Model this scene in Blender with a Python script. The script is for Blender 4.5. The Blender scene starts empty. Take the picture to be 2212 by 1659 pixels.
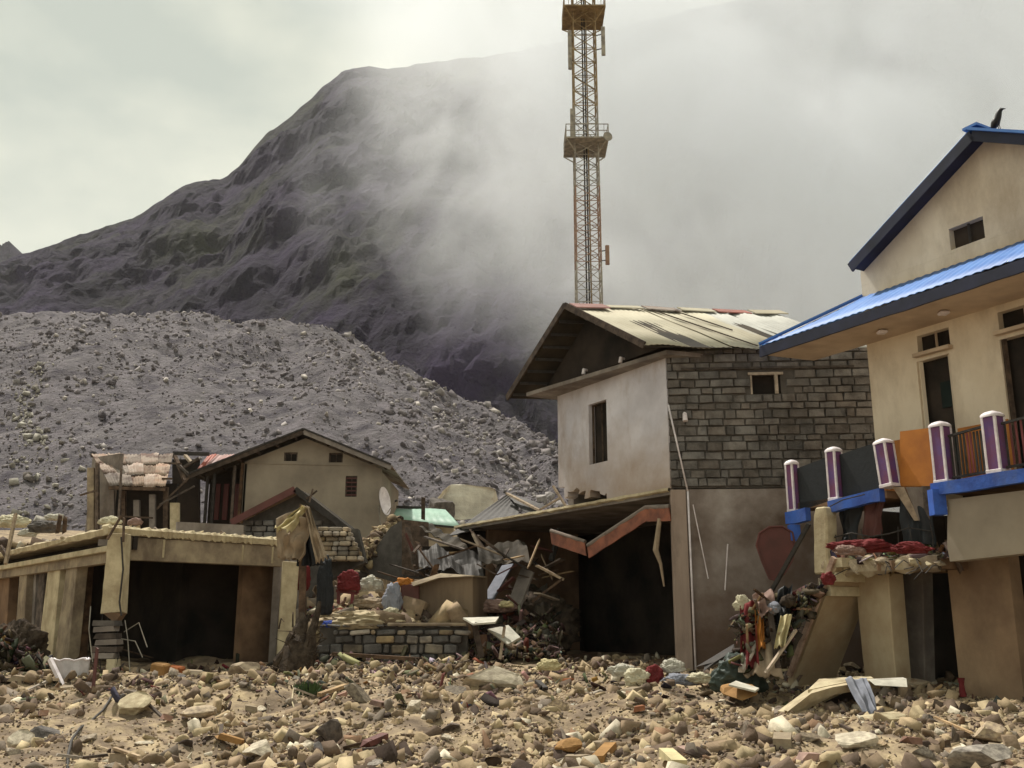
import bpy, bmesh, math, random
import numpy as np
from mathutils import Vector, Matrix, noise as mnoise, Euler
random.seed(7); rng = np.random.default_rng(7)
R = math.radians
S = bpy.context.scene
COL = S.collection

# ------------------------------------------------------------------ camera
CX, CY, F, EYE = 1106.0, 829.5, 2125.0, 1.6
PITCH = math.atan((1345 - CY) / F)
cam_d = bpy.data.cameras.new('camera'); cam = bpy.data.objects.new('camera', cam_d); COL.objects.link(cam)
cam_d.sensor_width = 36; cam_d.lens = 36 * F / 2212; cam_d.clip_start = 0.1; cam_d.clip_end = 6000
cam.location = (0, 0, EYE); cam.rotation_euler = (math.pi / 2 + PITCH, 0, 0)
S.camera = cam
cp, sp = math.cos(PITCH), math.sin(PITCH)

# ------------------------------------------------------------------ sky, sun, exposure
SUN_EL, SUN_AZ = R(60), R(-38)          # azimuth from +Y towards +X
W = bpy.data.worlds.new('World'); S.world = W; W.use_nodes = True
nt = W.node_tree; nt.nodes.clear()
wo = nt.nodes.new('ShaderNodeOutputWorld'); bg = nt.nodes.new('ShaderNodeBackground'); bg.inputs[1].default_value = 0.1
sky = nt.nodes.new('ShaderNodeTexSky'); sky.sky_type = 'NISHITA'; sky.sun_disc = False
sky.sun_elevation = SUN_EL; sky.sun_rotation = SUN_AZ; sky.air_density = 1.5; sky.dust_density = 4; sky.altitude = 3000
tc = nt.nodes.new('ShaderNodeTexCoord'); mp = nt.nodes.new('ShaderNodeMapping'); mp.inputs['Scale'].default_value = (1, 1, 1.9)
nz = nt.nodes.new('ShaderNodeTexNoise'); nz.inputs['Scale'].default_value = 3.3; nz.inputs['Detail'].default_value = 9; nz.inputs['Roughness'].default_value = 0.52
cr = nt.nodes.new('ShaderNodeValToRGB')
cr.color_ramp.elements[0].position = 0.38; cr.color_ramp.elements[0].color = (0.5, 0.525, 0.435, 1)
cr.color_ramp.elements[1].position = 0.62; cr.color_ramp.elements[1].color = (0.76, 0.75, 0.6, 1)
mul = nt.nodes.new('ShaderNodeVectorMath'); mul.operation = 'SCALE'; mul.inputs['Scale'].default_value = 9.4
mx = nt.nodes.new('ShaderNodeMix'); mx.data_type = 'RGBA'; mx.inputs[0].default_value = 0.9
L = nt.links.new
L(tc.outputs['Generated'], mp.inputs[0]); L(mp.outputs[0], nz.inputs[0]); L(nz.outputs[0], cr.inputs[0]); L(cr.outputs[0], mul.inputs[0])
L(sky.outputs[0], mx.inputs[6]); L(mul.outputs[0], mx.inputs[7]); L(mx.outputs[2], bg.inputs[0]); L(bg.outputs[0], wo.inputs[0])
sun_d = bpy.data.lights.new('sun', 'SUN'); sun_d.energy = 4.3; sun_d.angle = R(3); sun_d.color = (1, 0.95, 0.86)
sun = bpy.data.objects.new('sun', sun_d); COL.objects.link(sun)
sdir = Vector((math.sin(SUN_AZ) * math.cos(SUN_EL), math.cos(SUN_AZ) * math.cos(SUN_EL), math.sin(SUN_EL)))
sun.rotation_euler = (-sdir).to_track_quat('-Z', 'Y').to_euler()
S.view_settings.view_transform = 'Standard'; S.view_settings.look = 'None'; S.view_settings.exposure = 0.4; S.view_settings.gamma = 1
S.view_settings.use_curve_mapping = False
S.cycles.volume_bounces = 6; S.cycles.max_bounces = 8; S.cycles.diffuse_bounces = 3; S.cycles.volume_max_steps = 128

# ------------------------------------------------------------------ pixel -> point of the place
def ray(u, v):
    dx, dz = (u - CX) / F, (CY - v) / F
    return Vector((dx, cp - sp * dz, sp + cp * dz))
def at(u, v, Y):
    d = ray(u, v); return Vector((0, 0, EYE)) + d * (Y / d.y)
def atz(u, v, z):
    d = ray(u, v); return Vector((0, 0, EYE)) + d * ((z - EYE) / d.z)
def on(u, v, p0, n):
    d = ray(u, v); o = Vector((0, 0, EYE)); return o + d * ((Vector(p0) - o).dot(n) / d.dot(n))
def px2m(p, Y): return p * Y / F / 1.0
V = Vector

# ------------------------------------------------------------------ materials
MATS = {}
def mat(name, c1, c2=None, scale=3.0, bump=0.3, bscale=12, rough=0.85, metal=0, c3=None, stain=0.0, stain_c=(0.08, 0.06, 0.045), rnd=0.0, streak=False, attr=None, bdist=0.02):
    if name in MATS: return MATS[name]
    m = bpy.data.materials.new(name); m.use_nodes = True; t = m.node_tree; N = t.nodes; k = t.links.new
    b = N['Principled BSDF']; b.inputs['Roughness'].default_value = rough; b.inputs['Metallic'].default_value = metal; b.inputs['Specular IOR Level'].default_value = 0.12 if rough > .7 else 0.35
    c2 = c2 or tuple(x * 0.72 for x in c1)
    co = N.new('ShaderNodeTexCoord'); ob = co.outputs['Object']
    if streak:
        mpn = N.new('ShaderNodeMapping'); mpn.inputs['Scale'].default_value = (1, 1, 0.12); k(ob, mpn.inputs[0]); src = mpn.outputs[0]
    else: src = ob
    n1 = N.new('ShaderNodeTexNoise'); n1.inputs['Scale'].default_value = scale; n1.inputs['Detail'].default_value = 8; n1.inputs['Roughness'].default_value = 0.6
    k(src, n1.inputs[0])
    r = N.new('ShaderNodeValToRGB'); r.color_ramp.elements[0].position = 0.36; r.color_ramp.elements[1].position = 0.64
    r.color_ramp.elements[0].color = (*c2, 1); r.color_ramp.elements[1].color = (*c1, 1)
    if c3:
        e = r.color_ramp.elements.new(0.5); e.color = (*c3, 1)
    k(n1.outputs[0], r.inputs[0]); col = r.outputs[0]
    if stain:
        n2 = N.new('ShaderNodeTexNoise'); n2.inputs['Scale'].default_value = scale * 0.45; n2.inputs['Detail'].default_value = 10; n2.inputs['Roughness'].default_value = 0.7
        off = N.new('ShaderNodeMapping'); off.inputs['Location'].default_value = (7, 3, 5); off.inputs['Scale'].default_value = (1, 1, 0.45); k(ob, off.inputs[0]); k(off.outputs[0], n2.inputs[0])
        mr = N.new('ShaderNodeMapRange'); mr.inputs[1].default_value = 0.5; mr.inputs[2].default_value = 0.68; mr.inputs[4].default_value = stain
        k(n2.outputs[0], mr.inputs[0])
        mm = N.new('ShaderNodeMix'); mm.data_type = 'RGBA'; k(mr.outputs[0], mm.inputs[0]); k(col, mm.inputs[6]); mm.inputs[7].default_value = (*stain_c, 1); col = mm.outputs[2]
    if attr:
        a = N.new('ShaderNodeAttribute'); a.attribute_name = attr
        mm = N.new('ShaderNodeMix'); mm.data_type = 'RGBA'; mm.blend_type = 'MULTIPLY'; mm.inputs[0].default_value = 1; k(col, mm.inputs[6]); k(a.outputs['Color'], mm.inputs[7]); col = mm.outputs[2]
    if rnd:
        oi = N.new('ShaderNodeObjectInfo'); h = N.new('ShaderNodeHueSaturation')
        mr = N.new('ShaderNodeMapRange'); mr.inputs[3].default_value = 1 - rnd; mr.inputs[4].default_value = 1 + rnd; k(oi.outputs['Random'], mr.inputs[0]); k(mr.outputs[0], h.inputs['Value'])
        m7 = N.new('ShaderNodeMath'); m7.operation = 'MULTIPLY'; m7.inputs[1].default_value = 7.31; fr = N.new('ShaderNodeMath'); fr.operation = 'FRACT'; k(oi.outputs['Random'], m7.inputs[0]); k(m7.outputs[0], fr.inputs[0])
        mr2 = N.new('ShaderNodeMapRange'); mr2.inputs[3].default_value = 0.5; mr2.inputs[4].default_value = 1.25; k(fr.outputs[0], mr2.inputs[0]); k(mr2.outputs[0], h.inputs['Saturation'])
        k(col, h.inputs['Color']); col = h.outputs[0]
    k(col, b.inputs['Base Color'])
    if bump:
        n3 = N.new('ShaderNodeTexNoise'); n3.inputs['Scale'].default_value = bscale; n3.inputs['Detail'].default_value = 8; n3.inputs['Roughness'].default_value = 0.65; k(ob, n3.inputs[0])
        bp = N.new('ShaderNodeBump'); bp.inputs['Strength'].default_value = bump; bp.inputs['Distance'].default_value = bdist; k(n3.outputs[0], bp.inputs['Height']); k(bp.outputs[0], b.inputs['Normal'])
    MATS[name] = m; return m

SANDY = mat('sandy_dust', (0.43, 0.335, 0.21), (0.13, 0.097, 0.07), 1.8, 1.0, 7, 0.95, c3=(.25,.19,.13), stain=0.7, stain_c=(0.13, 0.1, 0.08), bdist=0.05)
ROCK = mat('river_rock', (0.38, 0.3, 0.2), (0.17, 0.13, 0.1), 4, 0.5, 18, 0.9, rnd=0.5)
ROCKA = mat('rubble_rock', (0.95, 0.93, 0.9), (0.6, 0.58, 0.56), 3, 0.6, 16, 0.92, attr='tone')
BOULD = mat('bleached_boulder', (0.75, 0.7, 0.58), (0.42, 0.38, 0.32), .5, 0.6, 5, 0.9, stain=.5, stain_c=(.16, .14, .13), bdist=.1)
PALE = mat('pale_rock', (0.6, 0.53, 0.41), (0.33, 0.28, 0.22), 3, 0.5, 14, 0.9)
SLATE = mat('slate_rock', (0.14, 0.115, 0.1), (0.06, 0.05, 0.045), 3, 0.5, 14, 0.9, rnd=0.3)
SCREE = mat('moraine_scree', (0.19, 0.168, 0.185), (0.088, 0.077, 0.092), 0.5, 1.0, 1.9, 0.95, c3=(0.155, 0.14, 0.15), bdist=0.7, stain=.5, stain_c=(.24,.22,.22))
CONC = mat('weathered_concrete', (0.38, 0.31, 0.215), (0.2, 0.155, 0.115), 2.2, 0.35, 20, 0.9, stain=0.8, stain_c=(.09,.065,.05))
CONCY = mat('sunbleached_concrete', (0.58, 0.50, 0.34), (0.36, 0.29, 0.19), 2.5, 0.5, 16, 0.9, stain=0.4, stain_c=(0.2, 0.15, 0.1))
CONCG = mat('grey_plaster', (0.30, 0.265, 0.24), (0.15, 0.13, 0.12), 1.3, 0.35, 14, 0.9, c3=(0.22, 0.19, 0.17), stain=0.7, stain_c=(0.09, 0.065, 0.05))
PLWALL = mat('water_stained_plaster', (0.4, 0.36, 0.34), (0.12, 0.088, 0.07), .55, .5, 9, .9, c3=(.24, .2, .18), stain=.6, stain_c=(.1, .06, .045))
BROWNP = mat('mud_stained_plaster', (0.27, 0.17, 0.105), (0.11, 0.07, 0.048), 1.0, 0.3, 12, 0.92, stain=0.6, stain_c=(0.05, 0.035, 0.028))
DARKW = mat('shade_dark_interior', (0.055, 0.042, 0.034), (0.018, 0.016, 0.015), 0.8, 0.3, 8, 0.95)  # near-black colour stands in for the shade inside rooms and openings
LILAC = mat('whitewash_shade_tint', (0.68, 0.66, 0.72), (0.5, 0.48, 0.53), 0.8, 0.2, 12, 0.85, stain=0.75, stain_c=(0.27, 0.18, 0.12))  # white wall; its purple-blue shade tint is mixed into the colour
STONE = mat('dressed_grey_stone', (0.2, 0.182, 0.168), (0.095, 0.085, 0.078), 3.5, 0.9, 10, 0.92, rnd=0.25, stain=.5, stain_c=(.1,.085,.075), bdist=0.04)
MORTAR = mat('dark_mortar', (0.12, 0.108, 0.098), (0.075, 0.066, 0.06), 4, 0.4, 20, 0.95)
CREAM = mat('cream_wall_paint', (0.78, 0.69, 0.56), (0.68, 0.58, 0.45), 0.9, 0.25, 10, 0.85, stain=0.6, stain_c=(0.3, 0.22, 0.15))
TAN = mat('tan_render', (0.33, 0.28, 0.22), (0.21, 0.175, 0.14), 0.5, 0.2, 6, 0.9, stain=0.35, stain_c=(0.2, 0.13, 0.09))
BLUE = mat('blue_roof_paint', (0.07, 0.2, 0.52), (0.04, 0.13, 0.4), 1.2, 0.1, 8, 0.55, stain=0.2, stain_c=(0.12, 0.28, 0.7))
BLUED = mat('dark_blue_board_and_shade', (0.022, 0.025, 0.06), (0.012, 0.014, 0.03), 2, 0.1, 8, 0.6)  # also colours the painted shadow band under the porch eave
BLUES = mat('blue_slab_paint', (0.04, 0.12, 0.48), (0.025, 0.06, 0.27), 2.5, 0.5, 10, 0.7, stain=0.6, stain_c=(0.1, 0.12, 0.2))
PURPLE = mat('purple_post_paint', (0.115, 0.06, 0.2), (0.16, 0.05, 0.11), 3, 0.2, 14, 0.6)
WHITE = mat('white_trim_paint', (0.78, 0.72, 0.74), (0.56, 0.5, 0.52), 5, 0.15, 14, 0.6)
ORANGE = mat('orange_panel_paint', (0.46, 0.17, 0.03), (0.34, 0.12, 0.025), 2, 0.15, 10, 0.7)
TIN = mat('pale_cream_roof_tin', (0.5, 0.46, 0.36), (0.38, 0.34, 0.26), 0.8, 0.1, 5, 0.8, metal=0.0, stain=0.2, stain_c=(0.35, 0.27, 0.18))
TINW = mat('white_grey_roof_tin', (0.52, 0.51, 0.47), (0.38, 0.37, 0.34), 1.0, 0.1, 5, 0.8, stain=0.25, stain_c=(0.25, 0.24, 0.23))
TINU = mat('dark_tin', (0.075, 0.06, 0.045), (0.03, 0.026, 0.022), 1.0, 0.2, 5, 0.8)  # very dark brown tin, for undersides and some loose sheets
RUST = mat('rusty_tin', (0.25, 0.165, 0.125), (0.11, 0.065, 0.05), 1.6, 0.2, 8, 0.85, c3=(0.3, 0.235, 0.19), rnd=0.35)
REDTIN = mat('faded_red_tin', (0.32, 0.12, 0.095), (0.2, 0.075, 0.06), 1.5, 0.2, 8, 0.6, rnd=0.12)
REDORG = mat('rust_orange_tin', (0.29, 0.105, 0.06), (0.13, 0.05, 0.035), 3, 0.2, 10, 0.7)
GREEN = mat('pale_green_tin', (0.27, 0.42, 0.33), (0.2, 0.33, 0.26), 1.2, 0.1, 6, 0.5, stain=0.15)
MAROON = mat('maroon_paint', (0.18, 0.035, 0.035), (0.09, 0.02, 0.02), 3, 0.2, 12, 0.6, streak=True)
MAROOND = mat('dull_maroon_metal', (0.13, 0.045, 0.04), (0.085, 0.035, 0.03), 2, 0.2, 12, 0.7)
WOOD = mat('weathered_wood', (0.13, 0.085, 0.058), (0.05, 0.034, 0.026), 5, 0.5, 26, 0.9, rnd=0.3)
WOODL = mat('pale_broken_timber', (0.42, 0.31, 0.2), (0.24, 0.17, 0.11), 6, 0.5, 26, 0.9, rnd=0.2)
IRON = mat('dark_iron', (0.05, 0.042, 0.038), (0.025, 0.022, 0.02), 8, 0.2, 30, 0.7, metal=0.2)
TREED = mat('splintered_bark', (0.1, 0.075, 0.055), (0.035, 0.026, 0.02), 6, 1.0, 18, 0.95, bdist=0.05)
LEAF = mat('green_weed', (0.07, 0.12, 0.04), (0.04, 0.07, 0.03), 8, 0, 10, 0.7)
def flat(name, c, rough=0.8, bump=0.25): return mat(name, c, tuple(x * 0.7 for x in c), 5, bump, 14, rough)
CY_YEL = flat('dusty_yellow_cloth', (0.58, 0.5, 0.29)); CY_TAN = flat('dusty_tan_cloth', (0.36, 0.28, 0.2)); C_RED = flat('dark_red_cloth', (0.17, 0.03, 0.032))
C_WHT = flat('dirty_white_cloth', (0.55, 0.52, 0.44)); C_ORG = flat('orange_cloth', (0.45, 0.18, 0.04)); C_GRN = flat('dark_green_tarp', (0.035, 0.05, 0.04), 0.6)
C_BLK = flat('black_sheet_and_shade', (0.014, 0.016, 0.02), 0.6); C_GRY = flat('grey_blue_cloth', (0.27, 0.28, 0.33)); C_BLU = flat('blue_cloth', (0.06, 0.1, 0.4))  # the black also stands in for shade at railing, drape and balcony
C_OCH = flat('ochre_box', (0.34, 0.19, 0.075)); PINK = flat('faded_pink_cloth', (0.3, 0.2, 0.17)); CAPW = flat('cement_bag', (0.6, 0.55, 0.4))
BRICK = mat('broken_brick', (0.36, 0.17, 0.1), (0.2, 0.09, 0.06), 6, 0.4, 20, 0.9, rnd=0.3)
PLAST = flat('clear_dirty_plastic', (0.5, 0.46, 0.46), 0.35, 0.1)
BLACKB = flat('black_feathers', (0.015, 0.014, 0.016), 0.5, 0)
TRED = mat('tower_red_paint', (0.3, 0.19, 0.13), (0.2, 0.12, 0.085), 3, 0, 8, 0.7)
TGREY = mat('tower_faded_grey', (0.36, 0.33, 0.27), (0.18, 0.16, 0.14), 3, 0, 8, 0.7)
TOCH = mat('tower_ochre_rust', (0.3, 0.22, 0.11), (0.15, 0.1, 0.05), 3, 0, 8, 0.7)

# ------------------------------------------------------------------ mesh helpers
class MB:
    def __init__(s): s.v = []; s.f = []
    def add(s, vs, fs):
        o = len(s.v); s.v += [V(p) for p in vs]; s.f += [tuple(i + o for i in f) for f in fs]; return s
    def prism(s, pts, vec):
        pts = [V(p) for p in pts]; n = len(pts); vec = V(vec)
        return s.add(pts + [p + vec for p in pts], [tuple(range(n))[::-1], tuple(range(n, 2 * n))] + [(i, (i + 1) % n, n + (i + 1) % n, n + i) for i in range(n)])
    def box(s, c, h, rot=None):
        c = V(c); q = [V((x * h[0], y * h[1], z * h[2])) for z in (-1, 1) for y in (-1, 1) for x in (-1, 1)]
        if rot is not None: q = [rot @ p for p in q]
        return s.add([c + p for p in q], [(0, 2, 3, 1), (4, 5, 7, 6), (0, 1, 5, 4), (2, 6, 7, 3), (0, 4, 6, 2), (1, 3, 7, 5)])
    def beam(s, a, b, w, h=None, up=(0, 0, 1), jit=0.0):
        a, b = V(a), V(b); h = h or w; d = (b - a).normalized(); up = V(up)
        if abs(d.dot(up)) > 0.95: up = V((0, 1, 0))
        x = d.cross(up).normalized(); y = x.cross(d).normalized()
        q = []
        for e in (a, b):
            for sx, sy in ((-1, -1), (1, -1), (1, 1), (-1, 1)):
                q.append(e + x * sx * w / 2 + y * sy * h / 2 + d * random.uniform(-jit, jit))
        return s.add(q, [(3, 2, 1, 0), (4, 5, 6, 7), (0, 1, 5, 4), (1, 2, 6, 5), (2, 3, 7, 6), (3, 0, 4, 7)])
    def tube(s, path, r, n=8, cap=True):
        path = [V(p) for p in path]; m = len(path); rr = r if isinstance(r, (list, tuple)) else [r] * m
        vs = []; px = None
        for i, p in enumerate(path):
            d = (path[min(i + 1, m - 1)] - path[max(i - 1, 0)]).normalized()
            x = px - d * px.dot(d) if px is not None else d.cross(V((0, 0, 1)) if abs(d.z) < 0.9 else V((0, 1, 0)))
            x.normalize(); px = x; y = d.cross(x)
            ra, rb = rr[i] if isinstance(rr[i], (tuple, list)) else (rr[i], rr[i])
            for k in range(n):
                t = 2 * math.pi * k / n; vs.append(p + x * math.cos(t) * ra + y * math.sin(t) * rb)
        fs = [(i * n + k, i * n + (k + 1) % n, (i + 1) * n + (k + 1) % n, (i + 1) * n + k) for i in range(m - 1) for k in range(n)]
        if cap: fs += [tuple(range(n))[::-1], tuple(range((m - 1) * n, m * n))]
        return s.add(vs, fs)
    def grid(s, fn, nu, nv, thick=None):
        vs = [V(fn(i / nu, j / nv)) for j in range(nv + 1) for i in range(nu + 1)]; w = nu + 1
        fs = [(j * w + i, j * w + i + 1, (j + 1) * w + i + 1, (j + 1) * w + i) for j in range(nv) for i in range(nu)]
        if thick is None: return s.add(vs, fs)
        t = V(thick); n = len(vs); vs2 = [p + t for p in vs]
        fs2 = [tuple(x + n for x in f)[::-1] for f in fs]; e = []
        for i in range(nu): e += [(i, i + n, i + 1 + n, i + 1), (nv * w + i, nv * w + i + 1, nv * w + i + 1 + n, nv * w + i + n)]
        for j in range(nv): e += [(j * w, (j + 1) * w, (j + 1) * w + n, j * w + n), (j * w + nu, j * w + nu + n, (j + 1) * w + nu + n, (j + 1) * w + nu)]
        return s.add(vs + vs2, fs + fs2 + e)
    def sheet(s, A, B, C, D, waves, amp, thick=0.01, nv=2, warp=0.0, seed=0):
        A, B, C, D = map(V, (A, B, C, D)); n = ((B - A).cross(D - A)).normalized()
        def fn(a, b):
            p = (A.lerp(B, a)).lerp(D.lerp(C, a), b)
            w = mnoise.noise(V((a * 2.3 + seed, b * 2.1, seed * 1.7))) * warp if warp else 0
            return p + n * (math.sin(a * waves * 2 * math.pi) * amp + w)
        return s.grid(fn, max(2, int(waves * 6)), nv, -n * thick)
    def wall(s, A, B, D, thick, holes=(), nx=1, ny=1, mask=None, jit=0.0):
        """A bottom-left, B bottom-right, D top-left; holes (s0,s1,t0,t1) in 0..1"""
        A, B, D, thick = V(A), V(B), V(D), V(thick); X = B - A; Z = D - A
        xs = sorted(set([i / nx for i in range(nx + 1)] + [h[0] for h in holes] + [h[1] for h in holes]))
        ys = sorted(set([i / ny for i in range(ny + 1)] + [h[2] for h in holes] + [h[3] for h in holes]))
        def solid(i, j):
            if not (0 <= i < len(xs) - 1 and 0 <= j < len(ys) - 1): return False
            a, b = (xs[i] + xs[i + 1]) / 2, (ys[j] + ys[j + 1]) / 2
            if any(h[0] < a < h[1] and h[2] < b < h[3] for h in holes): return False
            return not (mask and mask(a, b))
        jt = {}
        def P(i, j, k):
            if (i, j) not in jt:
                inner = 0 < i < len(xs) - 1 and 0 < j < len(ys) - 1 and mask
                near = mask and any(mask(min(.999, max(.001, xs[i] + dx)), min(.999, max(.001, ys[j] + dy))) for dx in (-.03, .03) for dy in (-.03, .03))
                jt[(i, j)] = (X.normalized() * random.uniform(-jit, jit) + Z.normalized() * random.uniform(-jit, jit)) if (inner and near) else V((0, 0, 0))
            return A + X * xs[i] + Z * ys[j] + jt[(i, j)] + (thick if k else V((0, 0, 0)))
        idx = {}; vs = []; fs = []
        def I(i, j, k):
            if (i, j, k) not in idx: idx[(i, j, k)] = len(vs); vs.append(P(i, j, k))
            return idx[(i, j, k)]
        for i in range(len(xs) - 1):
            for j in range(len(ys) - 1):
                if not solid(i, j): continue
                fs.append((I(i, j, 0), I(i + 1, j, 0), I(i + 1, j + 1, 0), I(i, j + 1, 0)))
                fs.append((I(i, j, 1), I(i, j + 1, 1), I(i + 1, j + 1, 1), I(i + 1, j, 1)))
                if not solid(i - 1, j): fs.append((I(i, j, 0), I(i, j + 1, 0), I(i, j + 1, 1), I(i, j, 1)))
                if not solid(i + 1, j): fs.append((I(i + 1, j, 0), I(i + 1, j, 1), I(i + 1, j + 1, 1), I(i + 1, j + 1, 0)))
                if not solid(i, j - 1): fs.append((I(i, j, 0), I(i, j, 1), I(i + 1, j, 1), I(i + 1, j, 0)))
                if not solid(i, j + 1): fs.append((I(i, j + 1, 0), I(i + 1, j + 1, 0), I(i + 1, j + 1, 1), I(i, j + 1, 1)))
        return s.add(vs, fs)
    def obj(s, name, m, parent=None, smooth=False, bevel=0.0, label=None):
        off = ROOTLOC.get(parent.name, V((0, 0, 0))) if parent else V((0, 0, 0))
        if parent is None:
            off = sum(s.v, V((0, 0, 0))) / len(s.v); off.z = min(p.z for p in s.v)
        me = bpy.data.meshes.new(name); me.from_pydata([tuple(p - off) for p in s.v], [], s.f); me.validate()
        b = bmesh.new(); b.from_mesh(me); bmesh.ops.recalc_face_normals(b, faces=b.faces)
        if bevel:
            es = [e for e in b.edges if len(e.link_faces) == 2 and e.calc_face_angle(0) > 0.5]
            bmesh.ops.bevel(b, geom=es, offset=bevel, segments=1, affect='EDGES', clamp_overlap=True)
        b.to_mesh(me); b.free()
        if smooth:
            for p in me.polygons: p.use_smooth = True
        me.materials.append(m)
        o = bpy.data.objects.new(name, me); COL.objects.link(o)
        if parent: o.parent = parent; ROOTLOC[o.name] = off
        else: o.location = off; ROOTLOC[o.name] = off
        if label: o['label'] = label
        return o
ROOTLOC = {}
def tag(o, label, cat, group=None, kind=None):
    o['label'] = label; o['category'] = cat
    if group: o['group'] = group
    if kind: o['kind'] = kind
    return o
def thing(name, label, cat, loc, group=None):
    o = bpy.data.objects.new(name, None); COL.objects.link(o); o.location = V(loc); o.empty_display_size = 0.2
    ROOTLOC[o.name] = V(loc); return tag(o, label, cat, group)
def struct(o): o['kind'] = 'structure'; return o

# ------------------------------------------------------------------ terrain
def fbm(x, y, z=0.0, s=1.0, o=4): return mnoise.fractal(V((x * s, y * s, z)), 1.0, 2.0, o)
def sst(a, b, x): t = min(1, max(0, (x - a) / (b - a))); return t * t * (3 - 2 * t)
STEP_Y = 24.7
def G(x, y, rough=True):
    low = float(np.interp(y, [-10, 9, 14, 19, 24, 60], [-.05, 0, .16, .42, .62, .7]))
    hi = float(np.interp(y, [24, 27, 32, 40, 60, 90, 3000], [1.45, 1.9, 2.7, 4.5, 7.2, 9.0, 9.0]))
    xl = 0.75 - (y - 22) * 0.565
    m = sst(STEP_Y, STEP_Y + .3, y) * sst(-5.75, -5.4, x) * (1 - sst(xl - .3, xl, x))
    m = max(m, sst(31.5, 33, y) * (1 - sst(-5.5, -4.5, x)), sst(44, 46, y))
    z = low + (hi - low) * m
    if rough and -20 < y < 60 and abs(x) < 40:
        a = 0.24 if y < 19.5 else 0.24 - 0.17 * sst(19.5, 22.5, y)
        z += a * fbm(x, y, 1.3, 0.42, 5) + .22 * max(0, mnoise.noise(V((x * .8, y * .9, 4))))  - .05 * abs(mnoise.noise(V((x * 2.2, y * 2.2, 6)))) + 0.05 * fbm(x, y, 8.1, 2.3, 4)
        z += 0.22 * math.exp(-((x + 5.2) / 1.6) ** 2 - ((y - 17.8) / 1.5) ** 2) + 0.16 * math.exp(-((x + 1.2) / 1.8) ** 2 - ((y - 16.0) / 1.0) ** 2)
    return z
def gp(x, y, dz=0.0): return V((x, y, G(x, y) + dz))
xs = np.concatenate([[-2500, -600, -200, -90, -60, -40, -30, -24, -20, -17, -15], np.arange(-13.5, 13.6, 0.1), [15, 17, 20, 24, 30, 40, 60, 90, 200, 600, 2500]])
ys = np.concatenate([[-300, -60, -20, -8, -2, 2, 5, 7, 8.4], np.arange(9.4, 27.2, 0.1), np.arange(27.5, 46, 0.6), [50, 56, 64, 75, 90, 200, 600, 2800]])
gm = MB(); w = len(xs)
gm.v = [V((x, y, G(float(x), float(y)))) for y in ys for x in xs]
gm.f = [(j * w + i, j * w + i + 1, (j + 1) * w + i + 1, (j + 1) * w + i) for j in range(len(ys) - 1) for i in range(w - 1)]
ground = bpy.data.meshes.new('ground'); ground.from_pydata([tuple(p) for p in gm.v], [], gm.f)
for p in ground.polygons: p.use_smooth = True
ground.materials.append(SANDY); go = bpy.data.objects.new('ground', ground); COL.objects.link(go); struct(go)

def interp(u, tab): return float(np.interp(u, [t[0] for t in tab], [t[1] for t in tab]))
# --- moraine hill of scree
MC = [(-700, 740), (-200, 715), (0, 704), (90, 690), (200, 676), (320, 684), (420, 684), (520, 702), (620, 724), (640, 727), (700, 716), (760, 742), (880, 800), (1000, 856), (1100, 905), (1200, 958), (1300, 1005), (1500, 1080), (1900, 1160)]
MY = [(-700, 200), (0, 180), (640, 165), (800, 140), (1200, 105), (1900, 95)]
def moraine_pt(u, s):
    Yc = interp(u, MY); c = at(u, interp(u, MC), Yc); k = c.x / c.y
    Y = 56 + (Yc - 56) * s; z0 = 6.2
    if s <= 1: sh = s ** 0.92 + 0.03 * math.sin(s * math.pi)
    else: sh = 1 - (s - 1) * 1.3
    z = z0 + (c.z - z0) * sh
    x = k * Y
    n = fbm(x, Y, 2.0, 0.045, 4) * 4.0 * min(1, s * 1.6) * (1 if s < .8 else max(0, (1 - s) / .2) * .75 + .25)
    n += -3.0 * math.exp(-((u - 900 - (1 - s) * 500) / 70) ** 2) * sst(0.05, .3, s) * (1 - sst(.75, 1, s))   # gully
    n += fbm(x, Y, 5.0, 0.28, 4) * 0.75
    return V((x, Y, z + n))
NU, NS = 330, 190
mm = bpy.data.meshes.new('moraine_hill')
vs = [moraine_pt(-700 + 2600 * i / NU, 1.35 * (j / NS) ** 1.15) for j in range(NS + 1) for i in range(NU + 1)]
mm.from_pydata([tuple(p) for p in vs], [], [(j * (NU + 1) + i, j * (NU + 1) + i + 1, (j + 1) * (NU + 1) + i + 1, (j + 1) * (NU + 1) + i) for j in range(NS) for i in range(NU)])
for p in mm.polygons: p.use_smooth = True
mm.materials.append(SCREE); mo = bpy.data.objects.new('moraine_hill', mm); COL.objects.link(mo); struct(mo)

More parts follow.
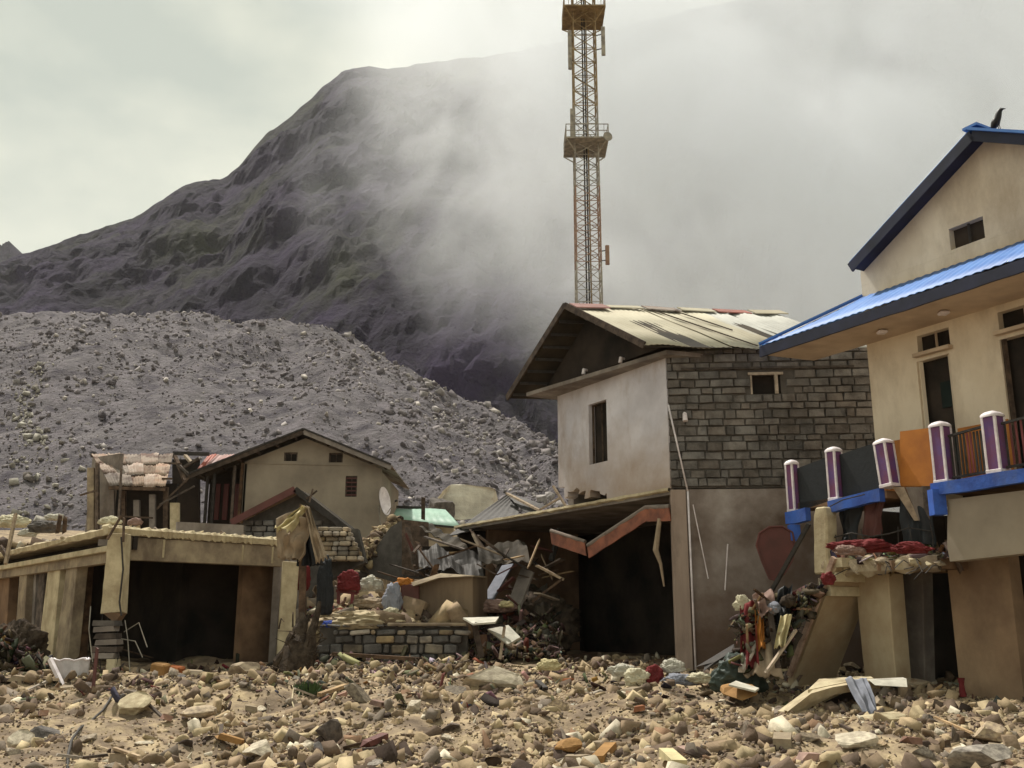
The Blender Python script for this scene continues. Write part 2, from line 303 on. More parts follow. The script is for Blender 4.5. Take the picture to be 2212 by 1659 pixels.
# --- dark mountain
PC = [(-1200, 700), (-300, 640), (-60, 585), (0, 568), (60, 548), (110, 528), (170, 505), (250, 482), (290, 470), (340, 438), (400, 397), (440, 390), (490, 381), (520, 352), (555, 310), (580, 284), (620, 258), (660, 222), (700, 186), (735, 160), (765, 149), (800, 145), (860, 147), (900, 138), (960, 131), (1040, 124), (1130, 108), (1250, 84), (1400, 40), (1600, 0), (1900, -40), (2500, -120), (3400, -200)]
def mountain_pt(u, s):
    c = at(u, interp(u, PC), 950 + 0.06 * (u - 600)); k = c.x / c.y
    Y = 330 + (c.y - 330) * s; z0 = 10
    sh = s ** 0.86 if s <= 1 else 1 - (s - 1) * 1.1
    x = k * Y; z = z0 + (c.z - z0) * sh
    att = (1 if s < .9 else max(0, (1 - s) / .1))
    # gullies run down and to the left
    g = mnoise.ridged_multi_fractal(V(((x + 0.5 * Y) * 0.009, (Y - .4 * x) * 0.0035, 3.3)), 0.9, 2.1, 6, 1.0, 2.0)
    g2 = mnoise.ridged_multi_fractal(V((x * 0.03, Y * 0.022, 7.1)), 0.8, 2.2, 4, 1.0, 2.0)
    z += (g - 1.2) * 15 * min(1, s * 4) * (att * .9 + .08) + (g2 - 1.1) * 5 * (att * .75 + .25) + fbm(x, Y, 9.0, 0.09, 5) * 4.5 * (att * .7 + .3) - abs(mnoise.noise(V((x * .045 + .02 * Y, Y * .02, 1)))) * 7 * att
    return V((x, Y + fbm(x, z, 4, 0.012, 4) * 18 * att, z))
NU, NS = 560, 230
me = bpy.data.meshes.new('mountain')
vs = [mountain_pt(-1200 + 4600 * i / NU, 1.2 * (j / NS)) for j in range(NS + 1) for i in range(NU + 1)]
me.from_pydata([tuple(p) for p in vs], [], [(j * (NU + 1) + i, j * (NU + 1) + i + 1, (j + 1) * (NU + 1) + i + 1, (j + 1) * (NU + 1) + i) for j in range(NS) for i in range(NU)])
MTN = mat('mountain_rock', (0.04, 0.027, 0.066), (0.012, 0.008, 0.022), 0.018, 1.0, 0.12, 0.95, c3=(0.026, 0.018, 0.042), stain=0.75, stain_c=(0.05, 0.056, 0.022), bdist=12)
me.materials.append(MTN); mo = bpy.data.objects.new('mountain', me); COL.objects.link(mo); struct(mo)
d = MB(); pts = [(-1500, 470), (-500, 500), (-60, 515), (0, 528), (20, 522), (55, 560), (140, 640), (300, 760)]
d.grid(lambda a, b: at(np.interp(a * 7, range(8), [p[0] for p in pts]), np.interp(a * 7, range(8), [p[1] for p in pts]) + b * 420, 1700 - b * 250) + V((0, 0, 8 * fbm(a * 30, b * 8, 1, 1, 3))), 70, 12, (0, 60, -5))
struct(d.obj('distant_hill', MTN))

# ------------------------------------------------------------------ rocks
def rock_arr(sub, seed, flatten=1.0):
    b = bmesh.new(); bmesh.ops.create_icosphere(b, subdivisions=sub, radius=1.0)
    r = random.Random(seed); planes = [(V((r.gauss(0, 1), r.gauss(0, 1), r.gauss(0, 1))).normalized(), r.uniform(.27, .78)) for _ in range(11)]
    asp = V((1, r.uniform(.6, 1), r.uniform(.55, 1)))
    for v in b.verts:
        p = v.co.copy(); p *= 1 + 0.2 * mnoise.noise(p * 1.1 + V((seed * 3.1, 0, 0)))
        for n, dd in planes:
            e = p.dot(n) - dd
            if e > 0: p -= n * e
        p *= 1 + .05 * mnoise.noise(p * 5 + V((seed, 0, 0)))
        v.co = p
    vs = np.array([v.co[:] for v in b.verts]); fs = np.array([[v.index for v in f.verts] for f in b.faces]); b.free()
    vs = vs / np.abs(vs).max(axis=0); return vs, fs
RV1 = [rock_arr(2, 100 + i) for i in range(8)]      # ico subdiv 2 in Blender = 80 faces
RV0 = [rock_arr(1, 200 + i) for i in range(6)]      # 20 faces
RV2 = [rock_arr(3, 300 + i) for i in range(10)]
def shard(seed):
    r = random.Random(seed); q = np.array([(x * r.uniform(.65, 1), y * r.uniform(.6, 1), z * r.uniform(.6, 1)) for z in (-1, 1) for y in (-1, 1) for x in (-1, 1)])
    return q, np.array([(0, 2, 3), (0, 3, 1), (4, 5, 7), (4, 7, 6), (0, 1, 5), (0, 5, 4), (2, 6, 7), (2, 7, 3), (0, 4, 6), (0, 6, 2), (1, 3, 7), (1, 7, 5)])
RVS = [shard(900 + i) for i in range(7)]
def rotm(n):
    q = rng.normal(size=(n, 4)); q[:, 0] += 1.5; q /= np.linalg.norm(q, axis=1)[:, None]; a, b, c, d_ = q.T
    return np.stack([np.stack([1 - 2 * (c * c + d_ * d_), 2 * (b * c - a * d_), 2 * (b * d_ + a * c)], -1), np.stack([2 * (b * c + a * d_), 1 - 2 * (b * b + d_ * d_), 2 * (c * d_ - a * b)], -1), np.stack([2 * (b * d_ - a * c), 2 * (c * d_ + a * b), 1 - 2 * (b * b + c * c)], -1)], 1)
def mass(name, variants, P, SZ, tones, material, label=None, cat=None, parent=None):
    """many small stones as one mesh: P (n,3), SZ (n,3) half sizes, tones (n,3)"""
    P, SZ, tones = map(np.asarray, (P, SZ, tones)); n = len(P); Rm = rotm(n); pick = rng.integers(0, len(variants), n)
    AV, AF, AC = [], [], []; base = 0
    for k, (vv, ff) in enumerate(variants):
        ix = np.where(pick == k)[0]
        if not len(ix): continue
        q = np.einsum('nij,nvj->nvi', Rm[ix], vv[None] * SZ[ix][:, None, :]) + P[ix][:, None, :]
        m_ = len(vv); AV.append(q.reshape(-1, 3)); AF.append((ff[None] + (np.arange(len(ix)) * m_)[:, None, None] + base).reshape(-1, 3)); base += len(ix) * m_
        AC.append(np.repeat(tones[ix], m_, axis=0))
    v_ = np.concatenate(AV); f_ = np.concatenate(AF); c_ = np.concatenate(AC)
    me = bpy.data.meshes.new(name); me.vertices.add(len(v_)); me.vertices.foreach_set('co', v_.astype(np.float32).ravel())
    me.loops.add(len(f_) * 3); me.loops.foreach_set('vertex_index', f_.astype(np.int32).ravel())
    me.polygons.add(len(f_)); me.polygons.foreach_set('loop_start', np.arange(0, len(f_) * 3, 3, dtype=np.int32)); me.polygons.foreach_set('loop_total', np.full(len(f_), 3, dtype=np.int32))
    me.update(calc_edges=True)
    a = me.color_attributes.new('tone', 'FLOAT_COLOR', 'POINT'); a.data.foreach_set('color', np.concatenate([c_, np.ones((len(c_), 1))], 1).astype(np.float32).ravel())
    me.materials.append(material); o = bpy.data.objects.new(name, me); COL.objects.link(o); o['kind'] = 'stuff'
    if parent: o.parent = parent
    if label: o['label'] = label; o['category'] = cat
    return o
def tone_pick(n, kind='near'):
    t = rng.random(n); b = np.array([[.4, .31, .2], [.3, .225, .155], [.17, .125, .095], [.55, .45, .29], [.24, .2, .165], [.27, .17, .11], [.08, .058, .048], [.66, .6, .48]])
    p = [.23, .22, .18, .12, .08, .03, .1, .04]
    if kind == 'far':
        b = np.array([[.21, .19, .205], [.175, .158, .172], [.255, .232, .242], [.13, .117, .13], [.34, .315, .315], [.5, .46, .43]]); p = [.28, .25, .2, .12, .11, .04]
    return b[rng.choice(len(b), n, p=p)] * rng.uniform(.8, 1.2, (n, 1))
# moraine stones
P, SZ = [], []
for _ in range(34000):
    u = random.uniform(-150, 1260); s = random.random() ** 1.0 * 1.0
    sz = min(.22, 0.036 * random.paretovariate(1.9)) * (1 + 1.3 * s)
    if random.random() > 0.25 + 0.75 * max(0, .5 + 1.2 * fbm(u * .01, s * 6, 3, 1, 3)): continue
    p = moraine_pt(u, s); P.append((p.x, p.y, p.z + sz * .1)); SZ.append((sz * random.uniform(.8, 1.5), sz * random.uniform(.7, 1.2), sz * random.uniform(.45, .9)))
n_ = len(P); T = tone_pick(n_, 'far')
# pale streak of washed boulders at the left, and pale blocks along the gully
for _ in range(330):
    v_ = random.uniform(930, 1130); u = 100 + 25 * math.sin(v_ * .03) + random.gauss(0, 16 + max(0, v_ - 1050) * .7)
    s = interp(v_, [(700, 1.0), (930, .34), (1130, .02)]); sz = min(.34, .06 * random.paretovariate(1.4))
    p = moraine_pt(u, max(0.0, s)); P.append((p.x, p.y, p.z + .15)); SZ.append((sz, sz * .8, sz * .7)); T = np.vstack([T, [[.4, .38, .34]]]) if random.random() < .75 else np.vstack([T, [[.2, .18, .17]]])
for _ in range(300):
    f = random.random(); s = .95 - .85 * f; u = 760 + 470 * f + random.gauss(0, 55); sz = min(.4, .07 * random.paretovariate(1.5))
    p = moraine_pt(u, s); P.append((p.x, p.y, p.z + .15)); SZ.append((sz * 1.2, sz, sz * .7)); T = np.vstack([T, [[.36, .335, .33]]])
mass('moraine_stones', RV1[:3] + RV0 + RVS, P, SZ, T, ROCKA, 'loose grey and pale stones scattered over the moraine slope', 'stones')

# foreground rubble
def dens(x, y): return 0.48 + 1.7 * fbm(x, y, 6.6, 0.3, 3) - .8 * math.exp(-((x - 3.4) / 1.8) ** 2 - ((y - 14.2) / 1.1) ** 2) - .8 * math.exp(-((x + 4.6) / 1.5) ** 2 - ((y - 16.8) / 1.3) ** 2) - .5 * math.exp(-((x + 1.2) / 1.2) ** 2 - ((y - 14) / .8) ** 2)
P, SZ = [], []; GP, GS = [], []
cnt = 0
while cnt < 43000:
    y = 9.2 + 14.5 * random.random() ** 1.15; x = random.uniform(-.72, .72) * y
    if random.random() > .03 + max(0, dens(x, y)) * .95: continue
    sz = min(.13, .0135 * random.paretovariate(1.5))
    P.append((x, y, G(x, y) + sz * random.uniform(-.45, .15))); SZ.append((sz * random.uniform(.9, 1.8), sz * random.uniform(.6, 1.1), sz * random.uniform(.35, .85))); cnt += 1
# terrace above the low wall, roofs' backs
for _ in range(2600):
    y = random.uniform(24.9, 44); x = random.uniform(-5.6 if y < 32 else -20, 2.6 - (y - 22) * .565)
    sz = min(.4, .05 * random.paretovariate(1.5)); P.append((x, y, G(x, y) + sz * .15)); SZ.append((sz * 1.3, sz, sz * .6))
for _ in range(15000):
    y = 9.2 + 13 * random.random() ** 1.3; x = random.uniform(-.72, .72) * y
    sz = random.uniform(.009, .02); GP.append((x, y, G(x, y) + sz * .3)); GS.append((sz * 1.4, sz, sz * .8))
mass('gravel', RV0, GP, GS, tone_pick(len(GP)), ROCKA, 'fine gravel and grit between the larger stones', 'gravel')
P, SZ = np.array(P), np.array(SZ); T = tone_pick(len(P)); bigm = SZ[:, 0] > .055
mass('broken_fragments', RV0 + RVS + RVS, P[~bigm], SZ[~bigm], T[~bigm], ROCKA, 'small broken fragments and chips filling the ground between the rocks', 'rubble')
mass('loose_rubble', RV1 + RVS[:4], P[bigm], SZ[bigm], T[bigm], ROCKA, 'countless small stones, gravel and broken bits covering the flood plain', 'rubble')

ROCKM = []
for i, (vv, ff) in enumerate(RV2):
    m_ = bpy.data.meshes.new('rock'); m_.from_pydata([tuple(map(float, p)) for p in vv], [], [tuple(map(int, f)) for f in ff]); ROCKM.append(m_)
def rock_obj(name, loc, sz, rot, m_, label, group=None, cat='rock', k=None):
    key = (random.randrange(10) if k is None else k, m_.name)
    if key not in RCACHE:
        q = ROCKM[key[0]].copy(); q.materials.append(m_); RCACHE[key] = q
    o = bpy.data.objects.new(name, RCACHE[key]); COL.objects.link(o); o.location = loc; o.scale = sz; o.rotation_euler = rot
    return tag(o, label, cat, group)
RCACHE = {}
MARKS = [(-9.5, 20.5, 'below the leaning pillars at far left'), (-6.2, 19, 'in front of the open concrete bay'), (-4.3, 20, 'near the splintered stump'), (-2.2, 21, 'below the low terrace wall'),
         (.6, 19.5, 'in front of the dark shop opening'), (3.0, 19.5, 'near the foot of the stone house'), (4.8, 17, 'near the dark green tarp'), (7.0, 15.5, 'below the blue-edged balcony'),
         (-5, 13, 'in the near left foreground'), (-1.8, 12, 'in the near foreground left of centre'), (1.2, 12, 'in the near foreground right of centre'), (4.5, 12, 'in the near right foreground'), (0, 15.5, 'in the middle of the rubble field'), (-4, 16, 'on the sandy rise at left'), (3.8, 15, 'on the sandy flat at right')]
for i in range(225):
    y = 10.0 + 11.8 * (i / 225) ** 1.15 + random.uniform(-.4, .4); x = random.uniform(-.54, .54) * y
    sz = random.uniform(.07, .125) * (1 + .6 * (random.random() < .12)) * (0.75 + y * .018)
    mk = min(MARKS, key=lambda m: (m[0] - x) ** 2 + (m[1] - y) ** 2)[2]
    kind = random.choices([(ROCK, 'dusty brown'), (PALE, 'pale washed'), (SLATE, 'dark slate')], [.72, .12, .16])[0]
    slab_ = random.random() < .35
    sc = (sz * 1.5, sz * 1.0, sz * .42) if slab_ else (sz * 1.15, sz * .9, sz * .75)
    lab = f"{kind[1]} {'flat slab rock' if slab_ else 'rounded rock'} {mk}"
    rock_obj('rock', gp(x, y, sz * .02), sc, (random.uniform(-.35, .35), random.uniform(-.35, .35), random.uniform(0, 6.3)), kind[0], lab, lab.replace('rock', 'rocks', 1))
def gr(u, v):   # where the pixel's ray meets the ground
    lo, hi = 8.0, 26.0
    for _ in range(40):
        mid = (lo + hi) / 2; p = at(u, v, mid)
        if p.z > G(p.x, p.y): lo = mid
        else: hi = mid
    return at(u, v, lo)
def big(u, v, w_, h_, m_, label, k, rz=0.0, cat='rock', flat_=1.0):
    p = gr(u, v + h_ * .45); s = p.y / F; return rock_obj('boulder' if w_ > 80 else 'rock', V((p.x, p.y + .1, p.z + h_ * s * .38)), (w_ * s * .52, w_ * s * .4 * flat_, h_ * s * .55), (0, 0, rz), m_, label, cat=cat, k=k)
big(1065, 1466, 124, 52, PALE, 'big whitish boulder lying in front of the dark shop opening', 0, .1)
big(297, 1520, 88, 52, CONCY, 'ochre square-edged rock on the sandy rise at left', 2, .2)
big(556, 1624, 74, 50, PALE, 'pale pointed rock at the bottom edge, left of centre', 3, .4)
big(707, 1586, 58, 58, SLATE, 'dark upright rock standing in the near rubble', 4, .3)
big(430, 1545, 84, 34, ROCK, 'rounded brown rock on top of the sandy rise', 5, .3)
big(2140, 1590, 92, 52, ROCK, 'large brown rock at the lower right foreground', 6, .2)
big(2120, 1640, 150, 60, ROCK, 'very wide buff rock at the bottom right edge', 7, .1)
big(1850, 1600, 90, 36, PALE, 'pale buff rock right of centre in the near rubble', 1, .1)
big(770, 1500, 60, 44, ROCK, 'grey-brown rock standing just right of the stump', 8, .5)
big(895, 1522, 44, 26, PALE, 'small pointed pale rock on the flat ground mid-picture', 9, .5)
big(40, 1600, 60, 44, PALE, 'cream rock at the far left edge of the foreground', 2, .8)
big(1845, 1437, 50, 38, ROCK, 'brown rock propped at the foot of the thick cream column', 3, .3)
big(2000, 1475, 50, 22, PALE, 'small pale flat rock right of the thick cream column', 1, .3)
big(1960, 1480, 110, 26, CONC, 'long broken concrete slab in front of the thick column', 6, .05)
big(1900, 1555, 140, 34, CONCY, 'long curved cream fragment lying before the fallen slab', 4, .02)
big(520, 1450, 70, 40, CONC, 'brown rock pile lump at right of the open bay', 7, .3)
big(1235, 1620, 70, 40, C_OCH, 'orange-ochre stone at the bottom centre', 5, .3)

# big pale boulder behind the green roof
bb = thing('boulder', 'huge pale boulder resting on the slope behind the green tin roof', 'boulder', at(1000, 1112, 52))
vv, ff = rock_arr(4, 77); b_ = MB(); c0 = at(1003, 1085, 53)
b_.add([c0 + V((p[0] * 2.15, p[1] * 1.8, p[2] * 1.25 - .35)) for p in vv], [tuple(f) for f in ff]); b_.obj('body', BOULD, bb)
shade_rock = MB(); c0 = at(940, 1100, 51); shade_rock.add([c0 + V((p[0] * 1.0, p[1] * .9, p[2] * .9 - .2)) for p in rock_arr(3, 78)[0]], [tuple(f) for f in rock_arr(3, 78)[1]])
tag(shade_rock.obj('boulder', SLATE), 'dark rock added for the shaded left side of the huge pale boulder', 'boulder')  # dark rock stands in for the boulder's shaded left side
# ------------------------------------------------------------------ haze and mist
hz = MB(); hz.box((300, 700, 470), (2600, 1400, 480)); ho = hz.obj('haze', MATS['shade_dark_interior'])
hm = bpy.data.materials.new('haze_air'); hm.use_nodes = True; t = hm.node_tree; t.nodes.clear()
o_ = t.nodes.new('ShaderNodeOutputMaterial'); pv = t.nodes.new('ShaderNodeVolumePrincipled'); pv.inputs['Color'].default_value = (0.93, 0.94, 0.97, 1); pv.inputs['Density'].default_value = 0.00006
t.links.new(pv.outputs[0], o_.inputs['Volume']); ho.data.materials.clear(); ho.data.materials.append(hm); ho['kind'] = 'stuff'
def mist(name, lo, hi, dens, scale, thr, label, seed=0.0, grad=None):
    b = MB(); lo, hi = V(lo), V(hi); b.box((0, 0, 0), (1, 1, 1)); me_ = b.obj(name, DARKW); me_.scale = (hi - lo) / 2; me_.location = (hi + lo) / 2; me_.data.transform(Matrix.Translation((0, 0, -1)))
    m = bpy.data.materials.new(name); m.use_nodes = True; t = m.node_tree; N = t.nodes; N.clear(); k = t.links.new
    o_ = N.new('ShaderNodeOutputMaterial'); pv = N.new('ShaderNodeVolumePrincipled'); pv.inputs['Color'].default_value = (0.965, 0.98, 1.0, 1); pv.inputs['Anisotropy'].default_value = 0.45
    c = N.new('ShaderNodeTexCoord'); g = N.new('ShaderNodeVectorMath'); g.operation = 'LENGTH'   # object coords -1..1
    k(c.outputs['Object'], g.inputs[0])
    fall = N.new('ShaderNodeMapRange'); fall.interpolation_type = 'SMOOTHSTEP'; fall.inputs[1].default_value = 0.25; fall.inputs[2].default_value = 1.0; fall.inputs[3].default_value = 1; fall.inputs[4].default_value = 0
    k(g.outputs['Value'], fall.inputs[0])
    mp = N.new('ShaderNodeMapping'); e = (hi - lo) / 2; mp.inputs['Scale'].default_value = (e.x * scale, e.y * scale, e.z * scale); mp.inputs['Location'].default_value = (seed, seed, seed); k(c.outputs['Object'], mp.inputs[0])
    n = N.new('ShaderNodeTexNoise'); n.inputs['Scale'].default_value = 1; n.inputs['Detail'].default_value = 5; n.inputs['Roughness'].default_value = 0.55; n.inputs['Distortion'].default_value = 0.9; k(mp.outputs[0], n.inputs[0])
    r = N.new('ShaderNodeMapRange'); r.inputs[1].default_value = thr; r.inputs[2].default_value = thr + .3; k(n.outputs[0], r.inputs[0])
    a = N.new('ShaderNodeMath'); a.operation = 'MULTIPLY'; k(fall.outputs[0], a.inputs[0]); k(r.outputs[0], a.inputs[1])
    if grad:     # the bank thins out towards the open slope: a real edge of the cloud, leaning with height
        sx = N.new('ShaderNodeSeparateXYZ'); k(c.outputs['Object'], sx.inputs[0]); e = (hi - lo) / 2; m0 = (hi + lo) / 2
        ax_ = N.new('ShaderNodeMath'); ax_.operation = 'MULTIPLY_ADD'; ax_.inputs[1].default_value = e.x; ax_.inputs[2].default_value = m0.x; k(sx.outputs[0], ax_.inputs[0])
        az_ = N.new('ShaderNodeMath'); az_.operation = 'MULTIPLY_ADD'; az_.inputs[1].default_value = e.z * grad[0]; k(sx.outputs[2], az_.inputs[0]); k(ax_.outputs[0], az_.inputs[2])
        gr_ = N.new('ShaderNodeMapRange'); gr_.interpolation_type = 'SMOOTHSTEP'; gr_.inputs[1].default_value = grad[1] - m0.z * grad[0]; gr_.inputs[2].default_value = grad[2] - m0.z * grad[0]; k(az_.outputs[0], gr_.inputs[0])
        a2 = N.new('ShaderNodeMath'); a2.operation = 'MULTIPLY'; k(a.outputs[0], a2.inputs[0]); k(gr_.outputs[0], a2.inputs[1]); a = a2
    b_ = N.new('ShaderNodeMath'); b_.operation = 'MULTIPLY'; b_.inputs[1].default_value = dens; k(a.outputs[0], b_.inputs[0]); k(b_.outputs[0], pv.inputs['Density'])
    k(pv.outputs[0], o_.inputs['Volume']); me_.data.materials.clear(); me_.data.materials.append(m); me_['kind'] = 'stuff'
    return me_
mist('mist_bank', (-420, 215, -120), (720, 305, 400), 0.055, 0.02, 0.3, '', 0.0, (0.65, 40, 150))
mist('mist_wisp', (-75, 225, 60), (130, 300, 200), 0.04, 0.034, 0.42, '', 5.0)

# ------------------------------------------------------------------ stone house
ZS = at(1448, 1055, 22).z
C0 = at(1448, 1055, 22); F0 = atz(1207, 1098, ZS); gd = (F0 - C0).normalized(); UP = V((0, 0, 1))
R0 = atz(1960, 1050, ZS); sd = (R0 - C0).normalized()
sh = thing('stone_house', 'two storey house with grey block wall, whitewashed gable side and pale tin roof', 'house', (C0.x, C0.y, G(C0.x, C0.y)))
inn = V((0.87, 0.49, 0)).normalized()
E1 = at(1392, 745, 21.3); ze = E1.z; E2 = atz(1095, 860, ze)
PK = at(1220, 662, (E1.y + E2.y) / 2); E1r = atz(1700, 754, ze); rd = (E1r - E1); PKr = PK + rd * 1.7; E2r = E2 + rd * 1.7; E1r = E1 + rd * 1.7
# gable wall (broken at its lower far corner)
zt = ze - .12; H = zt - ZS
def sg(u, v):   # s along gable wall for a pixel
    q = on(u, v, C0, gd.cross(UP)); return (q - C0).dot(gd) / (F0 - C0).length, (q.z - ZS) / H
w0, w1 = sg(1292, 868), sg(1292, 1000); wa, wb = sg(1311, 930)[0], sg(1272, 930)[0]
def hole(s, t_): return t_ < .115 * (1 - abs(s - .83) / .3) + .05 * mnoise.noise(V((s * 9, t_ * 4, 1))) + .02 and s > .48 or t_ < .2 and s > .93
b = MB(); b.wall(C0, F0, C0 + UP * H, inn * .32, holes=[(wa, wb, w1[1], w0[1])], nx=34, ny=22, mask=hole, jit=.05); b.obj('gable_wall', LILAC, sh)
def mud(m, z_hi, z_lo, colr, amt):      # mud splashed up a wall: strongest low down, broken up by noise
    t = m.node_tree; N = t.nodes; k = t.links.new; b = N['Principled BSDF']; src = b.inputs['Base Color'].links[0].from_socket
    c = N.new('ShaderNodeTexCoord'); s = N.new('ShaderNodeSeparateXYZ'); k(c.outputs['Object'], s.inputs[0]); n = N.new('ShaderNodeTexNoise'); n.inputs['Scale'].default_value = .9; n.inputs['Detail'].default_value = 9; n.inputs['Roughness'].default_value = .65; k(c.outputs['Object'], n.inputs[0])
    a = N.new('ShaderNodeMath'); a.operation = 'MULTIPLY_ADD'; a.inputs[1].default_value = -3.2; k(n.outputs[0], a.inputs[0]); k(s.outputs[2], a.inputs[2])
    r = N.new('ShaderNodeMapRange'); r.inputs[1].default_value = z_hi - 1.6; r.inputs[2].default_value = z_lo - 1.6; r.inputs[3].default_value = 0; r.inputs[4].default_value = amt; k(a.outputs[0], r.inputs[0])
    mm = N.new('ShaderNodeMix'); mm.data_type = 'RGBA'; k(r.outputs[0], mm.inputs[0]); k(src, mm.inputs[6]); mm.inputs[7].default_value = (*colr, 1); k(mm.outputs[2], b.inputs['Base Color'])
zr_ = ZS - G(C0.x, C0.y)
mud(LILAC, zr_ + 1.9, zr_ - .1, (.33, .23, .15), .75); mud(PLWALL, 3.0, .6, (.11, .07, .05), .85); mud(CREAM, 5.2, 3.6, (.42, .32, .22), .45)
win = MB(); wl = (F0 - C0); q0 = C0 + wl * wa + UP * H * w1[1] + inn * .2; win.wall(q0, q0 + wl * (wb - wa), q0 + UP * H * (w0[1] - w1[1]), inn * .04); wo_ = win.obj('window', DARKW, sh)
fm = MB(); ww = wl * (wb - wa); hh = UP * H * (w0[1] - w1[1]); q1 = q0 - inn * .06
fm.beam(q1, q1 + hh, .06); fm.beam(q1 + ww, q1 + ww + hh, .06); fm.beam(q1 + hh, q1 + ww + hh, .06); fm.beam(q1 + ww * .5, q1 + ww * .5 + hh, .035); fm.beam(q1, q1 + ww, .05)
fm.obj('window_frame', WOOD, wo_)
# attic floor slab with overhang, fascia
A0 = atz(1440, 765, zt); A1 = atz(1137, 856, zt)
b = MB(); b.prism([A0, A1, A1 + inn * 3.6, A0 + inn * 2.2 + sd * 1.0], UP * .1); b.obj('attic_slab', CONCG, sh)
# rear and inner walls of the upper floor (real rooms behind the openings)
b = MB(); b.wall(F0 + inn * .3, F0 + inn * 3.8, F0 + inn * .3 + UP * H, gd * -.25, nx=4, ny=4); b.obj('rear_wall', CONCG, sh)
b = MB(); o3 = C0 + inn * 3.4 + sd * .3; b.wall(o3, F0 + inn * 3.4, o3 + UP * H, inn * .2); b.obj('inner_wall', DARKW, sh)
b = MB(); b.prism([PK + V((-.05, -.03, -.12)), E1 + gd * .5 + UP * .1, E2 - gd * .5 + UP * .1], V(rd).normalized() * .06); 
b.v = [p + rd.normalized() * .75 for p in b.v]; b.obj('attic_shade_panel', DARKW, sh)  # dark panel painted as the shade of the open attic
# stone wall of separate courses
Hw = ze + .05 - ZS; Lw = (R0 - C0).length; nrm = sd.cross(UP)      # towards the camera
if nrm.y > 0: nrm = -nrm
back = -nrm
hq = [on(1622, 808, C0, nrm), on(1688, 850, C0, nrm)]
hs = sorted([(q - C0).dot(sd) / Lw for q in hq]); ht = sorted([(q.z - ZS) / Hw for q in hq])
b = MB(); b.wall(C0 + back * .022, R0 + back * .022, C0 + back * .022 + UP * Hw, back * .35, holes=[(hs[0], hs[1], ht[0], ht[1])]); wallb = b.obj('stone_wall', MORTAR, sh)
rows = 13; z = .03; rr = random.Random(5)
while z < Hw - .05:
    hrow = rr.uniform(.13, .23); x = -rr.uniform(0, .3)
    while x < Lw:
        wst = rr.uniform(.18, .55); x0, x1 = max(x, .01), min(x + wst, Lw); x += wst
        if x1 - x0 < .06: continue
        if x1 > hs[0] * Lw + .02 and x0 < hs[1] * Lw - .02 and z + hrow > ht[0] * Hw + .02 and z < ht[1] * Hw - .02: continue
        pr = rr.uniform(-.015, .045); g_ = rr.uniform(.003, .014); zz1 = min(z + hrow - g_, Hw)
        fr = [(x0 + g_, z + rr.uniform(0, .03)), (x1 - g_, z + rr.uniform(0, .02)), (x1 - g_ - rr.uniform(0, .02), zz1), (x0 + g_ + rr.uniform(0, .02), zz1 - rr.uniform(0, .02))]
        cx_, cz_ = (x0 + x1) / 2, z + hrow / 2
        vs = [C0 + back * .065 + sd * p[0] + UP * p[1] for p in fr] + [C0 + nrm * (pr - .02) + sd * p[0] + UP * p[1] for p in fr] + [C0 + nrm * (pr + rr.uniform(0, .025)) + sd * (cx_ + (p[0] - cx_) * .95) + UP * (cz_ + (p[1] - cz_) * .9) for p in fr]
        MB().add(vs, [(0, 1, 5, 4), (1, 2, 6, 5), (2, 3, 7, 6), (3, 0, 4, 7), (4, 5, 9, 8), (5, 6, 10, 9), (6, 7, 11, 10), (7, 4, 8, 11), (8, 9, 10, 11), (3, 2, 1, 0)]).obj('stone', STONE, wallb)
    z += hrow
q0 = C0 + sd * hs[0] * Lw + UP * ht[0] * Hw + back * .22; ww = sd * (hs[1] - hs[0]) * Lw; hh = UP * (ht[1] - ht[0]) * Hw
v_ = MB(); v_.wall(q0, q0 + ww, q0 + hh, back * .05); vo = v_.obj('vent', DARKW, sh)
v_ = MB(); v_.beam(q0 + ww * .85 + nrm * .2, q0 + ww * .85 + hh + nrm * .2, .07); v_.beam(q0 + nrm * .18, q0 + hh + nrm * .18, .04); v_.beam(q0 + hh * 1.02 + nrm * .2 - ww * .1, q0 + ww * 1.1 + hh * 1.02 + nrm * .2, .06); v_.obj('vent_frame', WOODL, vo)
v_ = MB(); v_.beam(q0 + hh * 1.3 - ww * 2.4 + nrm * .23, q0 + hh * 1.28 + ww * 3.5 + nrm * .23, .09, .05); v_.obj('wall_plate', WOOD, sh)
# roof sheets on the near slope, far slope, ridge
near = [(0, .36, TIN), (.355, .62, TIN), (.6, .72, TINW), (.71, .86, TINW), (.85, 1.0, TINW)]
for i, (a, c, m_) in enumerate(near):
    b = MB(); A_, B_, Cc, D_ = E1 + rd * 1.7 * a, E1 + rd * 1.7 * c, PK + rd * 1.7 * c, PK + rd * 1.7 * a
    off = UP * (.012 * (i % 2)); b.sheet(A_ + off, B_ + off, Cc + off, D_ + off, (c - a) * 44, .006, .01, 3, .06, i)
    o_ = b.obj('roof_sheet', m_, sh, smooth=True)
    if i == 0: o_['label'] = 'big cream roof sheet at the gable end'
b = MB(); b.sheet(E2, PK, PK + rd * 1.7, E2r, 3, .01, .012); b.obj('rear_roof_slope', TINU, sh)
b = MB(); b.sheet(E1 + UP * -.03, PK + UP * -.05, PK + rd * 1.7 - UP * .05, E1 + rd * 1.7 - UP * .03, 3, .004, .012); b.obj('roof_lining', TINU, sh)
b = MB(); b.beam(PK + UP * .03, E1 + UP * .0, .05, .16); b.beam(PK + UP * .03, E2, .05, .18); b.obj('bargeboard', WOOD, sh)
